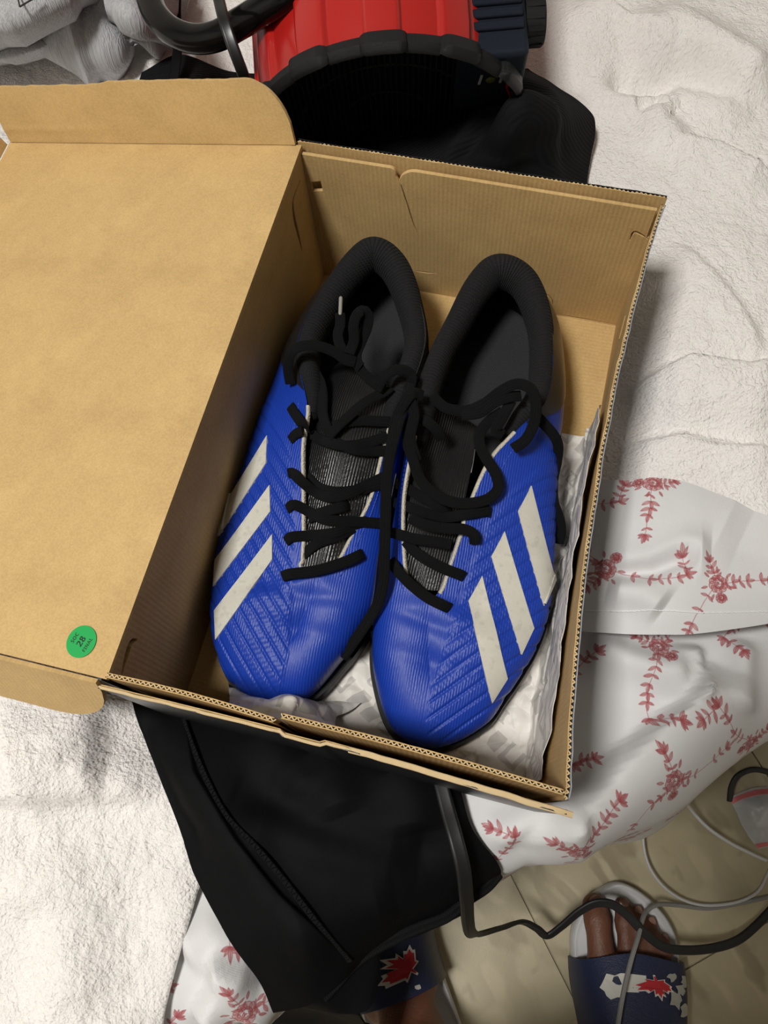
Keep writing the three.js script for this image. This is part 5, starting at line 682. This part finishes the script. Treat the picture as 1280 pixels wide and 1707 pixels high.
{ // place its leaf where the photo shows it: on the inner half of the strap
  sL.badge('leaf_outline', turn2(leafShape(0.0195), 0.75), 0.43, 0.78, 0.0006, sL.whiteInk); sL.badge('leaf_print', turn2(leafShape(0.0155), 0.75), 0.43, 0.78, 0.0013, sL.redInk); sL.badge('leaf_outline', rough(0.003, 8, 4), 0.4, 0.95, 0.0006, sL.whiteInk);
}
{
  const skin = mat({ color: rgb(0.15, 0.058, 0.032), roughness: 0.5, bumpMap: fabricNoise, bumpScale: 0.0003, sheen: 0.1, sheenColor: rgb(0.5, 0.3, 0.2) });
  function blob(bones, k, lo, hi, cell) {            // smooth skin round tapered bones
    const ext = Math.max(hi.x - lo.x, hi.y - lo.y, hi.z - lo.z), R = Math.ceil(ext / cell), c = lo.clone().add(hi).multiplyScalar(0.5), mc = new MarchingCubes(R, skin, false, false, 400000), h = ext / 2; mc.isolation = 0;
    const pa = V(0, 0, 0), q = V(0, 0, 0);
    for (let z = 0; z < R; z++) for (let y = 0; y < R; y++) for (let x = 0; x < R; x++) {
      q.set(c.x + h * (x - R / 2) / (R / 2), c.y + h * (y - R / 2) / (R / 2), c.z + h * (z - R / 2) / (R / 2)); let d = 1;
      for (const [a, b, ra, rb] of bones) { const ab = pa.copy(b).sub(a), t = clamp(((q.x - a.x) * ab.x + (q.y - a.y) * ab.y + (q.z - a.z) * ab.z) / ab.lengthSq()), ex = q.x - a.x - ab.x * t, ey = q.y - a.y - ab.y * t, ez = q.z - a.z - ab.z * t, dd = Math.sqrt(ex * ex + ey * ey + ez * ez) - lerp(ra, rb, t); const m = clamp(0.5 + 0.5 * (d - dd) / k); d = lerp(d, dd, m) - k * m * (1 - m); }
      mc.field[x + y * R + z * R * R] = -d;
    }
    mc.update(); const n = mc.count, pos = new Float32Array(n * 3); for (let i = 0; i < n; i++) { pos[3 * i] = c.x + h * mc.positionArray[3 * i]; pos[3 * i + 1] = c.y + h * mc.positionArray[3 * i + 1]; pos[3 * i + 2] = c.z + h * mc.positionArray[3 * i + 2]; }
    let g = new THREE.BufferGeometry(); g.setAttribute('position', new THREE.BufferAttribute(pos, 3)); g = mergeVertices(g, 1e-5); g.computeVertexNormals(); const u = new Float32Array(g.attributes.position.count * 2); for (let i = 0; i < u.length / 2; i++) { u[2 * i] = g.attributes.position.getX(i); u[2 * i + 1] = g.attributes.position.getZ(i) + g.attributes.position.getY(i); } g.setAttribute('uv', new THREE.BufferAttribute(u, 2)); return g;
  }
  const nails = [];
  function foot(S, sd, hip) {                        // sd +1 right foot: the big toe is on the left
    const w = (x, y, z) => S.W(x * 1, y, z), b = [], add = (p, q, r, s) => b.push([p, q, r, s]);
    // toes: x, tip z, root z, radius
    for (const [x, zt, zr, r, y] of [[-0.029, 0.010, 0.06, 0.0125, 0.036], [0.0, 0.013, 0.06, 0.0082, 0.033], [0.0145, 0.02, 0.064, 0.0076, 0.032], [0.0275, 0.03, 0.07, 0.0072, 0.031], [0.039, 0.045, 0.078, 0.0068, 0.030]]) {
      const m = lerp(zt, zr, 0.5); add(w(x, y, zt + r), w(x * 0.97, y + 0.006, m), r, r * 0.92); add(w(x * 0.97, y + 0.006, m), w(x * 0.9, y + 0.007, zr + 0.012), r * 0.92, r * 1.1);
      nails.push([w(x, y + r * 0.86, zt + r * 0.75), r, S]);
    }
    add(w(-0.026, 0.043, 0.085), w(-0.016, 0.058, 0.16), 0.018, 0.024); add(w(-0.006, 0.044, 0.085), w(-0.004, 0.062, 0.16), 0.017, 0.025); add(w(0.014, 0.041, 0.09), w(0.012, 0.052, 0.16), 0.016, 0.023); add(w(0.032, 0.037, 0.1), w(0.022, 0.044, 0.17), 0.014, 0.02);
    add(w(-0.004, 0.062, 0.16), w(0, 0.085, 0.21), 0.026, 0.032); add(w(0, 0.05, 0.17), w(0, 0.055, 0.245), 0.026, 0.03); add(w(0, 0.085, 0.21), w(0, 0.11, 0.222), 0.033, 0.034);
    add(w(0, 0.11, 0.222), w(0.002, 0.24, 0.25), 0.033, 0.04); add(w(0.002, 0.24, 0.25), w(0.004, 0.36, 0.265), 0.04, 0.05);
    const lo = V(9, 9, 9), hi = V(-9, -9, -9); for (const [p, q, r, s] of b) { lo.min(p.clone().subScalar(r + 0.012)).min(q.clone().subScalar(s + 0.012)); hi.max(p.clone().addScalar(r + 0.012)).max(q.clone().addScalar(s + 0.012)); }
    return blob(b, 0.008, lo, hi, 0.0034);
  }
  const gR = foot(sR, 1), gL = foot(sL, -1), at = sR.W(-0.08, 0, 0.22);
  // the rest of the body stands behind the camera, bent a little over the box with a phone in both hands
  const kneeR = sR.W(0.01, 0.47, 0.25), kneeL = sL.W(0.01, 0.47, 0.25), shinR = sR.W(0.003, 0.3, 0.257), shinL = sL.W(0.003, 0.3, 0.257), mid = kneeR.clone().add(kneeL).multiplyScalar(0.5);
  const fw = sR.W(0, 0, 0).sub(sR.W(0, 0, 1)).add(sL.W(0, 0, 0).sub(sL.W(0, 0, 1))).setY(0).normalize(), rt = V(-fw.z, 0, fw.x), B = (f, r, y) => mid.clone().setY(FL + y).addScaledVector(fw, f).addScaledVector(rt, r + 0.05);
  const upv = V(0, 1, 0).applyQuaternion(camera.quaternion), rgt = V(1, 0, 0).applyQuaternion(camera.quaternion), bk = V(0, 0, 1).applyQuaternion(camera.quaternion);
  const phoneC = camPos.clone().addScaledVector(upv, -0.052).addScaledVector(rgt, 0.018).addScaledVector(bk, 0.012);
  const bones = [], cloth1 = [], cloth2 = [];
  const box2 = (l, m) => { const lo = V(9, 9, 9), hi = V(-9, -9, -9); for (const [p, q, r, s] of l) { lo.min(p.clone().subScalar(r + m)).min(q.clone().subScalar(s + m)); hi.max(p.clone().addScalar(r + m)).max(q.clone().addScalar(s + m)); } return [lo, hi]; };
  bones.push([shinR, kneeR, 0.046, 0.056], [shinL, kneeL, 0.046, 0.056], [kneeR, B(-0.02, 0.09, 0.88), 0.056, 0.082], [kneeL, B(-0.02, -0.09, 0.88), 0.056, 0.082], [B(0.0, -0.09, 0.95), B(0, 0.09, 0.95), 0.12, 0.12], [B(0, 0, 0.98), B(0.05, 0, 1.3), 0.12, 0.13], [B(0.05, -0.14, 1.4), B(0.05, 0.14, 1.4), 0.07, 0.07], [B(0.06, 0, 1.42), B(0.1, 0, 1.54), 0.055, 0.052]);
  bones.push([B(0.12, 0, 1.62), B(0.15, 0, 1.68), 0.078, 0.09], [B(0.17, 0, 1.59), B(0.19, 0, 1.61), 0.05, 0.05], [B(0.228, 0, 1.63), B(0.24, 0, 1.61), 0.012, 0.016], [B(0.12, -0.085, 1.63), B(0.11, -0.09, 1.66), 0.014, 0.016], [B(0.12, 0.085, 1.63), B(0.11, 0.09, 1.66), 0.014, 0.016]);
  const hands = [];
  for (const s of [-1, 1]) { const sh = B(0.05, s * 0.18, 1.4), el = B(0.03, s * 0.19, 1.12), wr = phoneC.clone().addScaledVector(upv, -0.085).addScaledVector(rgt, s * 0.06).addScaledVector(bk, 0.03), pl = phoneC.clone().addScaledVector(upv, -0.03).addScaledVector(rgt, s * 0.062).addScaledVector(bk, 0.0); bones.push([sh, el, 0.056, 0.044], [el, wr, 0.044, 0.028]); cloth1.push([sh, sh.clone().lerp(el, 0.75), 0.068, 0.072]);
    const h = [[wr, pl, 0.026, 0.022]]; for (let k = 0; k < 4; k++) { const r0 = pl.clone().addScaledVector(upv, 0.022 - k * 0.018), r1 = r0.clone().addScaledVector(rgt, -s * 0.01).addScaledVector(bk, -0.02), r2 = r1.clone().addScaledVector(rgt, -s * 0.026), L = 1 - 0.12 * Math.abs(k - 1); h.push([r0, r1, 0.009, 0.0085], [r1, r1.clone().lerp(r2, L), 0.0085, 0.0075]); } const t0 = pl.clone().addScaledVector(upv, -0.02).addScaledVector(bk, 0.012), t1 = t0.clone().addScaledVector(upv, 0.03).addScaledVector(rgt, -s * 0.012).addScaledVector(bk, 0.008); h.push([t0, t1, 0.0115, 0.0105], [t1, t1.clone().addScaledVector(rgt, -s * 0.022).addScaledVector(upv, 0.012), 0.0105, 0.009]); hands.push(blob(h, 0.006, ...box2(h, 0.008), 0.004)); }
  cloth1.push([B(0.0, -0.08, 0.96), B(0, 0.08, 0.96), 0.142, 0.142], [B(0, -0.04, 1.0), B(0.05, -0.06, 1.3), 0.14, 0.145], [B(0, 0.04, 1.0), B(0.05, 0.06, 1.3), 0.14, 0.145], [B(0.05, -0.15, 1.4), B(0.05, 0.15, 1.4), 0.08, 0.08]);
  cloth2.push([B(0, -0.09, 0.95), B(0, 0.09, 0.95), 0.132, 0.132], [kneeR.clone().lerp(B(-0.02, 0.09, 0.88), 0.15), B(-0.02, 0.09, 0.9), 0.088, 0.112], [kneeL.clone().lerp(B(-0.02, -0.09, 0.88), 0.15), B(-0.02, -0.09, 0.9), 0.088, 0.112]);
  const hair = [[B(0.1, -0.03, 1.7), B(0.1, 0.03, 1.7), 0.088, 0.088], [B(0.07, 0, 1.62), B(0.08, 0, 1.68), 0.08, 0.09]];
  const t = thing('person', 'standing person in navy sandals, dark-skinned feet under the hanging cords', 'person', [at.x, FL, at.z]);
  part(t, 'body', mergeGeometries([gR, gL, blob(bones, 0.03, ...box2(bones, 0.03), 0.016), ...hands]), skin);
  part(t, 'shirt', blob(cloth1, 0.04, ...box2(cloth1, 0.03), 0.014), mat({ color: rgb(0.03, 0.03, 0.034), roughness: 0.95, bumpMap: weave, bumpScale: 0.0003 }));
  part(t, 'shorts', blob(cloth2, 0.03, ...box2(cloth2, 0.03), 0.014), mat({ color: rgb(0.012, 0.012, 0.014), roughness: 0.95, bumpMap: weave, bumpScale: 0.0003 }));
  part(t, 'hair', blob(hair, 0.03, ...box2(hair, 0.02), 0.01), mat({ color: rgb(0.008, 0.007, 0.006), roughness: 0.9 }));
  { const g = new RoundedBoxGeometry(0.074, 0.148, 0.008, 4, 0.0038); g.applyQuaternion(camera.quaternion); g.translate(phoneC.x, phoneC.y, phoneC.z); single('mobile_phone', 'black mobile phone held in both hands above the box', 'phone', g, mat({ color: rgb(0.01, 0.01, 0.012), roughness: 0.2 }), phoneC.toArray()); }
  for (const [p, r] of nails) { const g = new THREE.SphereGeometry(r * 0.72, 14, 8); g.scale(0.85, 0.28, 1); g.translate(p.x, p.y, p.z); part(t, 'toenail', g, mat({ color: rgb(0.3, 0.17, 0.12), roughness: 0.3 })); }
}
renderer.render(scene, camera);
